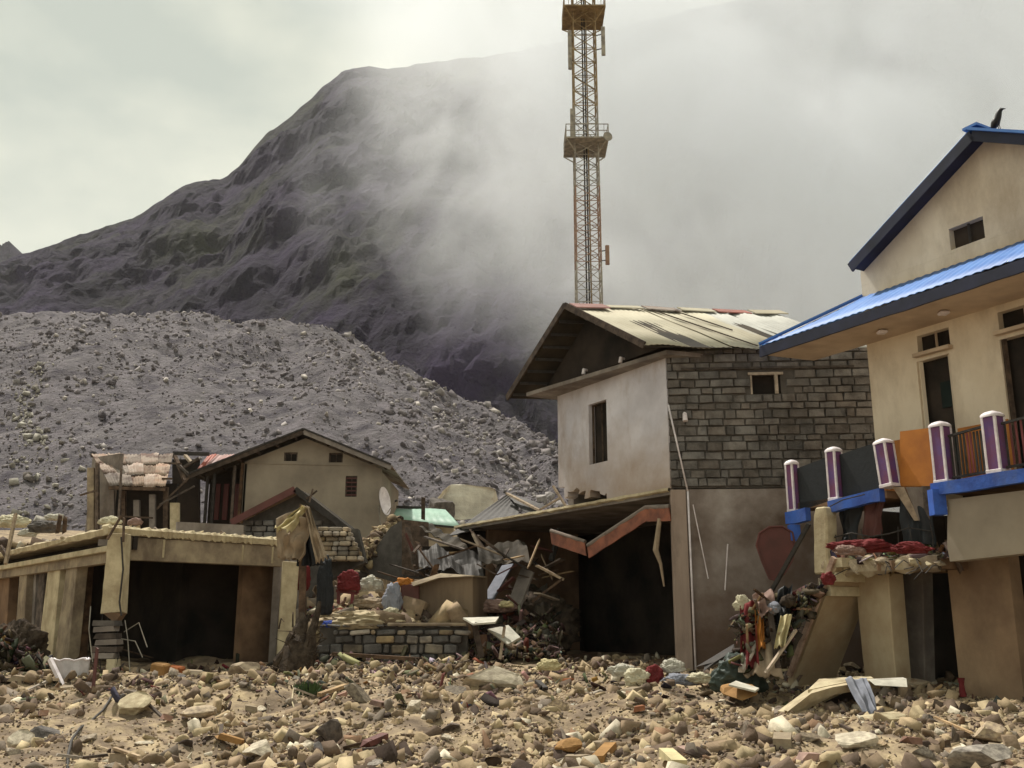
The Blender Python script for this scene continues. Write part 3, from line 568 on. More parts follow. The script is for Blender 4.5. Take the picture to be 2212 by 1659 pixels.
for i in range(6):
    a = i / 6 + .02; c = a + .155; j = rr.uniform(-.03, .05); p = PK + rd * 1.7 * a + UP * (.05 + j * .4); q = PK + rd * 1.7 * c + UP * (.05 + rr.uniform(-.02, .03)); dn = (E1 - PK).normalized() * rr.uniform(.22, .4)
    MB().add([p, q, q + dn, p + dn, p + UP * .03, q + UP * .03, q + dn + UP * .03, p + dn + UP * .03], [(0, 1, 2, 3), (4, 5, 6, 7), (0, 1, 5, 4), (2, 3, 7, 6), (0, 3, 7, 4), (1, 2, 6, 5)]).obj('ridge_flashing', [REDTIN, TIN, RUST, TIN][i % 4], sh)
s_ = MB(); a0 = PK + rd * .62; s_.beam(a0 + UP * .06, a0 + (E1 - PK) * 1.0 + rd * .17 + UP * .06, .05, .03); s_.beam(PK + rd * .8 + UP * .05, PK + rd * .9 + (E1 - PK) * .6 + UP * .05, .03, .03); s_.obj('roof_batten', WOOD, sh)
for f in (0.0, .25, .5, .75, 1.0):   # rafters under the open gable
    pass
for i in range(7):
    a = i / 6; e = PK.lerp(E1, .12 + .8 * a) - UP * .09; MB().beam(e + rd.normalized() * .05, e + rd * .25, .05, .07).obj('purlin', IRON, sh)
    e = PK.lerp(E2, .12 + .8 * a) - UP * .09; MB().beam(e + rd.normalized() * .05, e + rd * .25, .05, .07).obj('purlin', IRON, sh)
# floor slab over the shop and its broken pale edge
S0 = C0 + UP * -.02; SL = atz(985, 1138, ZS - .02); sl = (SL - S0)
b = MB(); b.prism([S0 - gd * .02, SL, SL + inn * 4.5, S0 + inn * 3.6 + sd * .3], -UP * .12); b.obj('floor_slab', CONCG, sh)
b = MB(); n_ = 70; vs = []
for i in range(n_ + 1):
    f = i / n_; p = S0 + sl * f - inn * .015; a = .045 + .05 * max(0, mnoise.noise(V((f * 22, 0, 3)))) ; dn = .06 + .05 * mnoise.noise(V((f * 31, 4, 3)))
    vs += [p - inn * .05 + UP * a * .6, p + UP * a + inn * .16, p - UP * dn, p - inn * .06 - UP * dn * .5]
b.add(vs, [(i * 4 + k, i * 4 + (k + 1) % 4, i * 4 + 4 + (k + 1) % 4, i * 4 + 4 + k) for i in range(n_) for k in range(4)]); b.obj('broken_slab_edge', CONCY, sh)
# ground floor: plaster wall facing us, corner column, shop room
zg = G(C0.x, C0.y, False) - .25; Hg = ZS - .13 - zg; Cg = V((C0.x, C0.y, zg)); PR = Cg + sd * 4.4
colw = .34
b = MB(); b.wall(Cg + sd * colw + back * .03, PR + back * .03, Cg + sd * colw + back * .03 + UP * (Hg + .11), back * .28, nx=4, ny=3); b.obj('plaster_wall', PLWALL, sh)
b = MB(); b.wall(Cg + nrm * .03, Cg + nrm * .03 + sd * colw, Cg + nrm * .03 + UP * (Hg + .1), back * .38, nx=2, ny=8); b.obj('corner_column', mat('column_pinkish_render', (0.38, 0.3, 0.25), (0.24, 0.18, 0.15), 2, .4, 14, .9, stain=.5, streak=True), sh, bevel=.012)
b = MB(); b.tube([Cg + sd * (colw + .05) + nrm * .05, Cg + sd * (colw + .04) + nrm * .05 + UP * (Hg + .05)], .022); b.tube([Cg + sd * (colw + .04) + nrm * .05 + UP * (Hg + .05), C0 + sd * .02 + UP * 1.9 + nrm * .07], .02); b.obj('drain_pipe', WHITE, sh, smooth=True)
b = MB(); b.tube([on(1694, 1330 - 140, C0 + nrm * .06, nrm) if 0 else on(1497, 1090, C0 + nrm * .06, nrm), on(1530, 1250, C0 + nrm * .08, nrm)], .012, 6); b.tube([on(1572, 1175, C0 + nrm * .05, nrm), on(1566, 1275, C0 + nrm * .06, nrm)], .014, 6); b.obj('loose_wire', WHITE, sh)
B0 = Cg + inn * 3.6 + sd * .3; BL = V((SL.x, SL.y, zg)) + inn * 4.5
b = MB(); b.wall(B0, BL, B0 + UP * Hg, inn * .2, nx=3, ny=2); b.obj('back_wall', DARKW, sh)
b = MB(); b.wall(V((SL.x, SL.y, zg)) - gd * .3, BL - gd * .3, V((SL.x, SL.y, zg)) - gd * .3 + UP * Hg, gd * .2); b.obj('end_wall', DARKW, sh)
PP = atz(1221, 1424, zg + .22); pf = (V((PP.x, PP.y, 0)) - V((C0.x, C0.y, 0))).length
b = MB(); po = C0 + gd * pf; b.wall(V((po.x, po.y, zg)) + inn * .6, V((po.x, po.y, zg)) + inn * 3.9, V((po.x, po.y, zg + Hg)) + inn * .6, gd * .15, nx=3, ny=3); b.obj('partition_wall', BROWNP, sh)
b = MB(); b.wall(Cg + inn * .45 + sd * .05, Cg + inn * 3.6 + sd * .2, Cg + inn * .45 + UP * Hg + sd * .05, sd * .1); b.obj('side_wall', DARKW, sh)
b = MB(); b.tube([V((PP.x, PP.y, zg)), V((po.x, po.y, ZS - .14)) - inn * .02], .045, 10); b.obj('thin_post', mat('pinkish_post', (0.42, 0.31, 0.26), None, 3, .1), sh, smooth=True)
b = MB(); b.prism([Cg - inn * .15 + gd * .05, V((PP.x, PP.y, zg)) - inn * .3 + gd * .3, V((PP.x, PP.y, zg)) + inn * 3 + gd * .3, Cg + inn * 3], UP * .42); b.obj('plinth', BROWNP, sh)
b = MB(); p = at(1425, 1120, 22.3); b.tube([p, p + V((-.1, .1, -.7)), p + V((.0, .1, -1.0)), p + V((.06, .1, -1.5))], [.05, .07, .04, .02], 7); b.obj('hanging_cloth_strip', CY_TAN, sh)
for (u, v, Yd) in ((1270, 800, 0), (1350, 775, 0)):
    q = on(u, v, A0, gd.cross(UP)); MB().tube([q - inn * .02, q - inn * .12, q - inn * .14 - UP * .12], [.03, .05, .05], 7).obj('bracket', WHITE, sh)
q = on(1478, 892, C0, nrm); MB().tube([q, q + nrm * .12 - UP * .05, q + nrm * .16 - UP * .22], [.03, .05, .06], 8).obj('wall_lamp_holder', WHITE, sh)

# bent orange shutter hanging over the shop
st = thing('fallen_shutter', 'bent rusty orange roller shutter hanging in a V over the dark shop', 'shutter', at(1290, 1180, 23.6))
def shut(nm, pts, hw, m_):
    b = MB(); pts = [V(p) for p in pts]
    for i in range(len(pts) - 1):
        a, c = pts[i], pts[i + 1]; dn = V((0.1, -.2, -1)).normalized() * hw
        b.sheet(a, c, c + dn, a + dn, 3.0, .012, .03, 6)
    return b.obj(nm, m_, st)
b = MB(); a, c, e = at(1190, 1148, 25.6), at(1264, 1172, 24.6), at(1278, 1180, 24.3)
shut('shutter_slats', [a, c], .34, REDORG); b = MB()
e0, e1, e2 = at(1270, 1180, 24.3), at(1395, 1098, 22.7), at(1446, 1096, 22.1)
shut('shutter_slats', [e0, e1], .3, REDORG); shut('shutter_slats', [e1, e2], .32, REDORG)
MB().tube([a + UP * .02, c + UP * .02], .05, 8).obj('roller_tube', RUST, st); MB().tube([e0 + UP * .02, e1 + UP * .02, e2 + UP * .02], .055, 8).obj('roller_tube', RUST, st)
# dark bent canopy roof beyond the slab edge
st = thing('collapsed_canopy', 'dark bent tin canopy with a peak, tipped behind the slab edge', 'canopy', at(1080, 1120, 31.5))
b = MB(); b.sheet(at(966, 1158, 30.5), at(1120, 1122, 29.5), at(1120, 1080, 31.2), at(1094, 1068, 31.4), 6, .008, .03, 2); b.obj('left_sheet', IRON, st)
b = MB(); b.sheet(at(1096, 1070, 31.5), at(1140, 1112, 29.3), at(1180, 1092, 28.7), at(1104, 1066, 32), 5, .006, .02, 2); b.obj('right_sheet', IRON, st)
b = MB(); b.beam(at(1095, 1066, 31), at(1172, 1106, 28.6), .1, .06); b.beam(at(1210, 1075, 27.2), at(1165, 1102, 28.2), .05, .05); b.beam(at(1195, 1050, 27), at(1224, 1096, 26.5), .06, .05); b.obj('broken_rafter', WOODL, st)

# ------------------------------------------------------------------ blue roofed house
BT = at(1640, 752, 20.5); zb = BT.z; BR = atz(2212, 560, zb); fd = (BR - BT); fd.z = 0; fd.normalize(); fn = V((fd.y, -fd.x, 0))   # outward normal
if fn.y > 0: fn = -fn
bi = -fn; WP = BT + bi * 1.3        # wall plane point
def onw(u, v, off=0.0): return on(u, v, WP + fn * off, fn)
bh = thing('blue_roofed_house', 'cream two storey house with bright blue roof edge and a broken balcony', 'house', (WP.x, WP.y, G(WP.x, WP.y)))
Wl = onw(1886, 900); s_of = lambda p: (V(p) - Wl).dot(fd)
zf = 3.95; Lh = 9.0
zwt = onw(1885, 640).z
def rect(u0, v0, u1, v1):  # wall-plane rectangle through pixel centre lines
    s0 = s_of(onw(u0, (v0 + v1) / 2)); s1 = s_of(onw(u1, (v0 + v1) / 2)); um = (u0 + u1) / 2
    return s0, s1, onw(um, v1).z, onw(um, v0).z
d1 = rect(1988, 770, 2062, 960); t1 = rect(1981, 716, 2052, 757); d2 = (rect(2168, 715, 2250, 900)[0], rect(2168, 715, 2250, 900)[0] + .95, zf, d1[3]); t2 = (d2[0] + .02, d2[1], t1[2], t1[3])
d1 = (d1[0], d1[1], zf, d1[3]); Hb = zwt - zf + .3
holes = [(q[0] / Lh, q[1] / Lh, max(0, (q[2] - zf) / Hb), (q[3] - zf) / Hb) for q in (d1, t1, d2, t2)]
base = V((Wl.x, Wl.y, zf)); b = MB(); b.wall(base, base + fd * Lh, base + UP * Hb, bi * .25, holes=holes); uw = b.obj('upper_wall', CREAM, bh)
# side wall and gable
zgb = zwt - .1; pko = onw(2096, 274, .42); eoo = onw(1834, 563, .42); half = s_of(pko); slg = (pko.z - eoo.z) / (half - s_of(eoo)); sEl = s_of(eoo)
pk = onw(2096, 270); pk = V((Wl.x, Wl.y, 0)) + fd * half + UP * (pko.z - .1); zE = pk.z - slg * half
g_ = [V((Wl.x, Wl.y, zwt + .302)) , V((Wl.x, Wl.y, zwt + .302)) + fd * (2 * half), V((Wl.x, Wl.y, zE)) + fd * (2 * half), V((pk.x, pk.y, pk.z)), V((Wl.x, Wl.y, zE))]
gv = rect(2050, 480, 2127, 528); gvz = (gv[2], gv[3])
# gable wall split round its window
def gpt(s, z): return V((Wl.x, Wl.y, 0)) + fd * s + UP * z
zb0 = zwt + .302; b = MB()
def rake(s): return zE + (pk.z - zE) * (1 - abs(s - half) / half)
for (sa, sb, za, zb_) in ((0, gv[0], None, None), (gv[0], gv[1], None, gv[2]), (gv[0], gv[1], gv[3], None), (gv[1], 2 * half, None, None)):
    lo_ = zb0 if za is None else za
    top = [(sa, zb_ if zb_ else rake(sa)), (sb, zb_ if zb_ else rake(sb))]
    pts = [gpt(sa, lo_), gpt(sb, lo_), gpt(sb, top[1][1])] + ([gpt(half, pk.z)] if zb_ is None and sa < half < sb else []) + [gpt(sa, top[0][1])]
    if zb_ is not None and zb_ <= lo_: continue
    b.prism(pts, bi * .25)
b.obj('gable_wall', CREAM, bh)
b = MB(); q0 = gpt(gv[0], gv[2]) + bi * .15; b.wall(q0, q0 + fd * (gv[1] - gv[0]), q0 + UP * (gv[3] - gv[2]), bi * .04); wo_ = b.obj('attic_window', DARKW, bh)
b = MB(); b.beam(q0 + fn * .06 + fd * (gv[1] - gv[0]) / 2, q0 + fn * .06 + fd * (gv[1] - gv[0]) / 2 + UP * (gv[3] - gv[2]), .04); b.obj('mullion', IRON, wo_)
b = MB(); b.wall(gpt(0, zf) + bi * .252, gpt(0, zf) + bi * 6, gpt(0, zb0) + bi * .252 - UP * .02, fd * .25); b.wall(gpt(0.002, zb0 + .0) + bi * .252, gpt(0.002, zb0) + bi * 6, gpt(0.002, zE - .12) + bi * .252, fd * .25); b.obj('side_wall', CREAM, bh)
b = MB(); b.wall(gpt(.26, zf) + bi * 2.2, gpt(Lh, zf) + bi * 2.2, gpt(.26, zwt) + bi * 2.2, bi * .1); b.obj('room_wall', DARKW, bh)
b = MB(); b.prism([gpt(.26, zwt - .1) + bi * .26, gpt(Lh, zwt - .1) + bi * .26, gpt(Lh, zwt - .1) + bi * 3, gpt(.26, zwt - .1) + bi * 3], UP * .1); b.obj('room_ceiling', DARKW, bh)
# upper roof: two slopes of corrugated sheet with overhang, bargeboards
oh = .42; sl_ = (pk.z - zE) / half; eo = s_of(onw(1832, 562, oh)); 
def rp(s, out, dz=0.0): return gpt(s, rake(s) if 0 <= s <= 2 * half else zE - sl_ * (max(-s, s - 2 * half))) + fn * out + UP * dz
for side in (0, 1):
    sE = sEl if side == 0 else 2 * half - sEl
    n_ = 5
    for i in range(n_):
        a, c = oh - i * 1.3, oh - (i + 1) * 1.32; b = MB(); b.sheet(rp(sE, a, .06), rp(half, a, .06), rp(half, c, .06), rp(sE, c, .06), .5, .0, .012, 12); 
        b = MB(); P0, P1, P2, P3 = rp(sE, a, .06), rp(sE, c, .06), rp(half, c, .06), rp(half, a, .06); b.sheet(P0, P1, P2, P3, 9, .016, .012, 1); b.obj('roof_sheet', BLUE, bh, smooth=True)
    b = MB(); b.beam(rp(sE, oh - .02, -.06), rp(half, oh - .02, -.06), .04, .22); b.obj('bargeboard', BLUED, bh)
    b = MB(); P0, P1, P2, P3 = rp(sE, oh - .05, -.03), rp(sE, -5.5, -.03), rp(half, -5.5, -.03), rp(half, oh - .05, -.03); b.add([P0, P1, P2, P3, P0 - UP * .03, P1 - UP * .03, P2 - UP * .03, P3 - UP * .03], [(0, 1, 2, 3), (4, 5, 6, 7), (0, 1, 5, 4), (1, 2, 6, 5), (2, 3, 7, 6), (3, 0, 4, 7)]); b.obj('eave_lining', BLUED, bh)
b = MB(); b.beam(rp(half, oh + .03, .1), rp(half, -5, .1), .3, .05); b.obj('ridge_cap', BLUE, bh)
b = MB(); b.beam(rp(half - .02, oh + .02, .075), rp(2 * half + .4, oh + .02, .075), .08, .05); b.obj('verge_trim', BLUE, bh)
# porch roof: hipped left end, bright corrugated sheets seen over the eave
EL = s_of(BT); Er = Lh; ztop = zwt
def eavep(s): return V((WP.x, WP.y, 0)) * 0 + gpt(s, zb) + fn * 1.3
HT = gpt(.0, ztop)
eave_l = eavep(EL)
n_ = 8
for i in range(n_):
    a, c = EL + (Er - EL) * i / n_, EL + (Er - EL) * (i + 1.03) / n_
    def top(s): return gpt(max(s, 0), ztop) + fn * .02 if s >= 0 else eavep(s).lerp(HT + fn * .02, (s - EL) / (0 - EL))
    b = MB(); b.grid(lambda f, g, a=a, c=c: eavep(a + (c - a) * f).lerp(top(a + (c - a) * f), g) + UP * (.05 + .009 * math.sin(f * 2 * math.pi * 7)), 42, 3, -UP * .012); b.obj('porch_roof_sheet', BLUE, bh, smooth=True)
b = MB(); b.grid(lambda f, g: eave_l.lerp(HT, f).lerp((eave_l + bi * 1.0).lerp(HT + bi * .6, f) - UP * .0, g) + UP * .03, 8, 3, -UP * .02); b.obj('hip_roof_end', BLUE, bh)
b = MB(); b.beam(eave_l + UP * .09, HT + UP * .09, .1, .04); b.obj('hip_cap', BLUE, bh)
# ragged dark board painted as the shadow band below the eave
nseg = 60; vs = []
for i in range(nseg + 1):
    s = EL + (Er - EL) * i / nseg; p = eavep(s); j = .03 * mnoise.noise(V((s * 1.7, 0, 2))); vs += [p + UP * (.02 + j), p + UP * (.02 + j) + bi * .05, p - UP * (.2 + j * .6) + bi * .05, p - UP * (.2 + j * .6)]
b = MB().add(vs, [(i * 4 + k, i * 4 + (k + 1) % 4, i * 4 + 4 + (k + 1) % 4, i * 4 + 4 + k) for i in range(nseg) for k in range(4)] + [(0, 1, 2, 3)]); b.obj('eave_shadow_board', BLUED, bh)
SOF = mat('soffit_paint', (0.6, 0.48, 0.36), (0.46, 0.36, 0.27), 1.2, .15, 8, .85, stain=.35, stain_c=(.2, .14, .1))
b = MB(); b.prism([eavep(EL + .12) + bi * .06 - UP * .18, eavep(Er) + bi * .06 - UP * .18, eavep(Er) + bi * 1.3 - UP * .18, eavep(EL + .3) + bi * 1.3 - UP * .18], UP * .04); b.obj('soffit', SOF, bh)
for s in (.9, 2.3, 4.6): MB().box(eavep(s) + bi * .7 - UP * .23, (.09, .09, .03)).obj('soffit_light', WHITE, bh, bevel=.02)
# doors, transoms
for (q, nm) in ((d1, 'door'), (d2, 'door')):
    b = MB(); p = gpt(q[0], q[2]) + bi * .17; b.wall(p, p + fd * (q[1] - q[0]), p + UP * (q[3] - q[2]), bi * .04); do = b.obj(nm, DARKW, bh)
    b = MB(); b.beam(p + fn * .1 + fd * .03, p + fn * .1 + fd * .03 + UP * (q[3] - q[2]), .07, .1); b.beam(p + fn * .1 + fd * (q[1] - q[0] - .03), p + fn * .1 + fd * (q[1] - q[0] - .03) + UP * (q[3] - q[2]), .07, .1); b.obj('door_frame', CREAM if q is d1 else WOOD, do)
    b = MB(); 
    for k in (.3, .72): b.beam(p + fd * (q[1] - q[0]) * .5 + fn * .02 + UP * (q[3] - q[2]) * k, p + fd * (q[1] - q[0]) * .92 + fn * .02 + UP * (q[3] - q[2]) * k, .03, .5)
    b.obj('door_panel', mat('dark_green_door', (0.02, 0.03, 0.028), None, 3, .1), do)
for q in (t1, t2):
    b = MB(); p = gpt(q[0], q[2]) + bi * .15; b.wall(p, p + fd * (q[1] - q[0]), p + UP * (q[3] - q[2]), bi * .04); to = b.obj('transom_window', DARKW, bh)
    b = MB(); b.beam(p + fn * .05 + fd * (q[1] - q[0]) * .5, p + fn * .05 + fd * (q[1] - q[0]) * .5 + UP * (q[3] - q[2]), .035); b.beam(p + fn * .13 + UP * -.03 - fd * .05, p + fn * .13 + UP * -.03 + fd * (q[1] - q[0] + .05), .3, .07); b.obj('transom_sill', SOF, to)
# orange dado strip
def strip(sa, sb): p = gpt(sa, zf) + fn * .004; return MB().wall(p, p + fd * (sb - sa), p + UP * 1.15, fn * .02).obj('orange_dado', ORANGE, bh)
strip(.02, d1[0] - .01); strip(d1[1] + .01, d2[0] - .01)
# balcony floor, blue edge, posts, panels, railings
BO = 1.3  # line under the eave
def bp_(u, v, off=BO): return on(u, v, WP + fn * off, fn)
posts = [(1714, 995, 1107, 30), (1806, 967, 1082, 42), (1921, 949, 1053, 46), (2040, 911, 1045, 52), (2155, 889, 1023, 54)]
sP = []
for i, (u, v0, v1, wpx) in enumerate(posts):
    p1 = bp_(u + 3, v1); sP.append(s_of(p1)); hgt = bp_(u, v0).z - p1.z; w = [.21, .24, .27, .27, .27][i]
    po = V((p1.x, p1.y, p1.z)); rot = Matrix([[fd.x, fn.x, 0], [fd.y, fn.y, 0], [0, 0, 1]]); tl = Euler((0, R([0, 0, -5, 0, 0][i]), 0)).to_matrix(); RM = rot @ tl
    b = MB(); b.box(po + RM @ V((0, 0, hgt * .46)), (w / 2 - .012, w / 2 - .012, hgt * .46), RM); pp = b.obj('balcony_post', PURPLE, bh)
    b = MB()
    for sx in (-1, 1):
        for sy in (-1, 1): b.box(po + RM @ V((sx * (w / 2 - .022), sy * (w / 2 - .022), hgt * .46)), (.022, .022, hgt * .46), RM)
    b.box(po + RM @ V((0, 0, .03)), (w / 2 + .006, w / 2 + .006, .03), RM); b.obj('white_edging', WHITE, pp, bevel=.006)
    b = MB(); prof = [(1.08, 0), (1.1, .03), (.98, .055), (.72, .085), (.35, .105), (.02, .11)]; vs = []
    for f, dz in prof:
        for k in range(12):
            a = 2 * math.pi * k / 12 + .26; e = max(abs(math.cos(a)), abs(math.sin(a))); sq = 1 / (e ** .75); vs.append(po + RM @ V((math.cos(a) * sq * w / 2 * f, math.sin(a) * sq * w / 2 * f, hgt * .92 + dz * 1.0)))
    b.add(vs, [(j * 12 + k, j * 12 + (k + 1) % 12, (j + 1) * 12 + (k + 1) % 12, (j + 1) * 12 + k) for j in range(5) for k in range(12)] + [tuple(range(60, 72))]); b.obj('post_cap', WHITE, pp, smooth=True)
def bl(s, off, z): return gpt(s, z) + fn * off
zt_ = [bp_(p[0], p[2]).z for p in posts]; zed = lambda s: float(np.interp(s, sP, zt_))
def edge(sa, sb, th=.21, n_=6):
    b = MB(); vs = []
    for i in range(n_ + 1):
        s = sa + (sb - sa) * i / n_; z = zed(s); j = random.uniform(-.02, .02)
        vs += [bl(s, BO + .16, z), bl(s, BO + .16, z - th + j), bl(s, BO + .02, z - th + j), bl(s, BO + .02, z)]
    b.add(vs, [(i * 4 + k, i * 4 + (k + 1) % 4, i * 4 + 4 + (k + 1) % 4, i * 4 + 4 + k) for i in range(n_) for k in range(4)] + [(0, 1, 2, 3), tuple(n_ * 4 + k for k in (3, 2, 1, 0))]); return b.obj('blue_slab_edge', BLUES, bh)
sA = s_of(bp_(1708, 1110)); edge(sA, s_of(bp_(1752, 1100)), .24, 2); edge(s_of(bp_(1800, 1085)), s_of(bp_(1912, 1060)), .22); edge(s_of(bp_(2022, 1045)), Lh, .21, 10)
MB().box(bl(s_of(bp_(1722, 1130)), BO + .1, zed(sA) - .42), (.1, .1, .16)).obj('blue_bracket', BLUES, bh); MB().box(bl(s_of(bp_(2033, 1085)), BO + .1, zed(4.6) - .36), (.11, .11, .22)).obj('blue_bracket', BLUES, bh)
b = MB(); b.prism([bl(sA, BO, zf - .14), bl(s_of(bp_(1915, 1060)), BO, zf - .14), bl(s_of(bp_(1915, 1060)), -.1, zf - .14), bl(sA + .4, -.1, zf - .14)], UP * .13); b.prism([bl(s_of(bp_(2022, 1045)), BO, zf - .14), bl(Lh, BO, zf - .14), bl(Lh, -.1, zf - .14), bl(s_of(bp_(1990, 1045)), -.1, zf - .14)], UP * .13); b.obj('balcony_floor', BROWNP, bh)
def panel(i, j, m_, f0=.02, f1=.9, nm='railing_panel'):
    p = bl(sP[i] + .14, BO, zt_[i] + .02); q = bl(sP[j] - .14, BO, zt_[j] + .02); b = MB(); b.add([p, q, q + UP * f1 * .95, p + UP * f1 * .95] + [x + bi * .03 for x in (p, q, q + UP * f1 * .95, p + UP * f1 * .95)], [(0, 1, 2, 3), (4, 5, 6, 7), (0, 1, 5, 4), (1, 2, 6, 5), (2, 3, 7, 6), (3, 0, 4, 7)]); return b.obj(nm, m_, bh)
panel(0, 1, C_BLK, nm='railing_shade_board'); panel(1, 2, C_BLK, nm='railing_shade_board')  # black boards stand in for the dark gaps of an open railing
b = MB(); q = bp_(1944, 1050, BO - .1); q2 = bp_(2026, 1050, BO - .1); t0, t3 = bp_(1944, 932, BO - .1), bp_(2026, 922, BO - .1); b.add([q, q2, t3, t0] + [x + bi * .03 for x in (q, q2, t3, t0)], [(0, 1, 2, 3), (4, 5, 6, 7), (0, 1, 5, 4), (1, 2, 6, 5), (2, 3, 7, 6), (3, 0, 4, 7)]); o_ = b.obj('railing_panel', ORANGE, bh); o_['label'] = 'solid orange panel beside the tilted post'
for (i, j, sA_, sB_) in ((3, 4, sP[3] + .15, sP[4] - .15), (4, 4, sP[4] + .15, sP[4] + 1.2)):
    zz = zt_[i]; n_ = 11
    b = MB(); b.beam(bl(sA_, BO, zz + .8), bl(sB_, BO, zz + .86), .04); rl = b.obj('railing', IRON, bh); b = MB(); b.beam(bl(sA_, BO, zz + .08), bl(sB_, BO, zz + .1), .04); b.obj('bottom_rail', IRON, rl)
    for k in range(n_):
        s = sA_ + (sB_ - sA_) * (k + .5) / n_; MB().beam(bl(s, BO, zz + .1), bl(s, BO, zz + .8), .035, .012, up=fn).obj('baluster', random.choice([IRON, IRON, MAROON]), rl)
# dangling torn boards under the gap
for (u0, u1, v1, ub, m_) in ((1928, 1952, 1052, 1975, WOODL), (1956, 1992, 1052, 1985, CONCG), (1990, 2020, 1050, 1995, WOOD)):
    p, q = bp_(u0, v1, BO - .02), bp_(u1, v1, BO - .02); r_ = bp_(ub, 1125, BO - .1); MB().prism([p, q, r_ + fd * .12, r_], bi * .03).obj('dangling_board', m_, bh)
# ground floor: fascia wall, thick column, dark room, right wall
gz = lambda p: G(p.x, p.y, False) - .3
sF = s_of(bp_(2046, 1150)); 
b = MB(); q = [bp_(2046, 1072), bp_(2046, 1180), bp_(2052, 1213), bp_(2135, 1204), bp_(2260, 1190), bp_(2400, 1170), bp_(2400, 980)]; z3 = zed(sF) - .28
q[0].z = z3; q[-1].z = z3; b.prism(q, bi * .3); b.obj('beam_wall', BROWNP if 0 else TAN, bh)
WR0, WR1 = bp_(2054, 1300, .55), bp_(2188, 1300, .55)
b = MB(); zz = gz(WR0); p = V((WR0.x, WR0.y, zz)); q = V((WR1.x, WR1.y, zz)); b.wall(p, q, V((p.x, p.y, z3 - .6)), bi * .3, nx=3, ny=4); b.obj('lower_wall', mat('brown_tan_render', (0.34, 0.235, 0.15), (0.2, 0.13, 0.085), .8, .3, 12, .9, stain=.5), bh)
b = MB(); p = bl(-.9, -2.2, gz(Wl)); b.wall(p, p + fd * 10, p + UP * (zf - .15 - p.z), bi * .2, nx=4, ny=2); b.obj('back_wall', DARKW, bh)
b = MB(); p = bl(-.4, -.05, gz(Wl)); b.wall(p, p + bi * 2.2, p + UP * (zf - .15 - p.z), fd * .15); b.obj('cross_wall', DARKW, bh)
def gcol(nm, u0, u1, vt, off, m_, dep=.35, ub0=None, ub1=None):
    a, c = bp_(u0, 1440, off), bp_(u1, 1440, off); ta, tb = bp_(ub0 or u0, vt, off), bp_(ub1 or u1, vt, off); zg_ = min(G(a.x, a.y), G(c.x, c.y)) - .2
    b = MB(); A_, B_ = V((a.x, a.y, zg_)), V((c.x, c.y, zg_)); D_ = V((a.x, a.y, ta.z)); tt = V((ta.x, ta.y, ta.z)); n_ = 8
    vs = []
    for i in range(n_ + 1):
        f = i / n_; L_ = A_.lerp(V((ta.x, ta.y, ta.z)), f); R_ = B_.lerp(V((tb.x, tb.y, ta.z)), f); j = fd * random.uniform(-.006, .006); vs += [L_ + j, R_ + j, R_ + bi * dep, L_ + bi * dep]
    b.add(vs, [(i * 4 + k, i * 4 + (k + 1) % 4, i * 4 + 4 + (k + 1) % 4, i * 4 + 4 + k) for i in range(n_) for k in range(4)] + [(0, 1, 2, 3), tuple(n_ * 4 + k for k in (3, 2, 1, 0))]); return b.obj(nm, m_, bh, bevel=.015)
THK = mat('cream_column_render', (0.5, 0.41, 0.28), (0.38, 0.28, 0.18), 1.2, .25, 10, .88, stain=.45, stain_c=(.26, .16, .09))
gcol('thick_column', 1866, 1932, 1242, 1.0, THK, .42, 1846, 1918)
gcol('rear_column', 1950, 1992, 1215, .2, CONCG, .3)
ZL = bp_(1850, 1215, 1.5).z
# landing slab with ragged edge
lp = [bp_(1790, 1215, 1.5), bp_(1850, 1215, 1.5), bp_(1900, 1215, 1.45), bp_(1950, 1215, 1.38), bp_(2028, 1215, 1.3)]; lp = [V((p.x, p.y, ZL)) for p in lp]
fr_ = [lp[0].lerp(lp[-1], i / 16) + V((0, 0, 0)) + fn * random.uniform(-.08, .1) for i in range(17)]
b = MB(); b.prism(fr_ + [fr_[-1] + bi * 1.7, fr_[0] + bi * 1.7], -UP * .17); b.obj('landing_slab', BROWNP, bh)
b = MB(); vs = []
for i in range(25):
    f = i / 24; p = fr_[0].lerp(fr_[-1], f) + fn * .04; a = .03 + .16 * mnoise.noise(V((f * 9, 1, 1))); vs += [p + fn * .05 + UP * a, p + UP * (a + .05) + bi * .1, p - UP * (.2 + a * .8), p + fn * .06 - UP * .17]
b.add(vs, [(i * 4 + k, i * 4 + (k + 1) % 4, i * 4 + 4 + (k + 1) % 4, i * 4 + 4 + k) for i in range(24) for k in range(4)]); b.obj('crumbled_edge', CONC, bh)
# stair flight: inclined slab with steps going down to the left
s0 = bp_(1806, 1228, 1.75); s1 = bp_(1700, 1440, 1.75); s1.z = G(s1.x, s1.y) - .1; wdt = bi * 1.1
b = MB(); nn = UP * .2; b.prism([s0, s1, s1 + nn * 1.3, s0 + nn], wdt); sf = b.obj('stair_flight', THK, bh)
b = MB(); b.beam(s0 + UP * .2 + fn * .02, s1.lerp(s0, .05) + UP * .22 + fn * .02, .08, .1); b.obj('stair_edge', mat('pinkish_broken_edge', (.5, .36, .28), (.25, .16, .12), 5, .6, 18, .9), sf)
for i in range(3):
    p = s1.lerp(s0, (i + 6.3) / 9) + UP * .2; d_ = (s0 - s1); d_.z = 0; d_.normalize(); MB().prism([p, p + d_ * .26, p + d_ * .26 + UP * .17, p + UP * .17], wdt * .99 + bi * .0).obj('step', CONCY, sf)
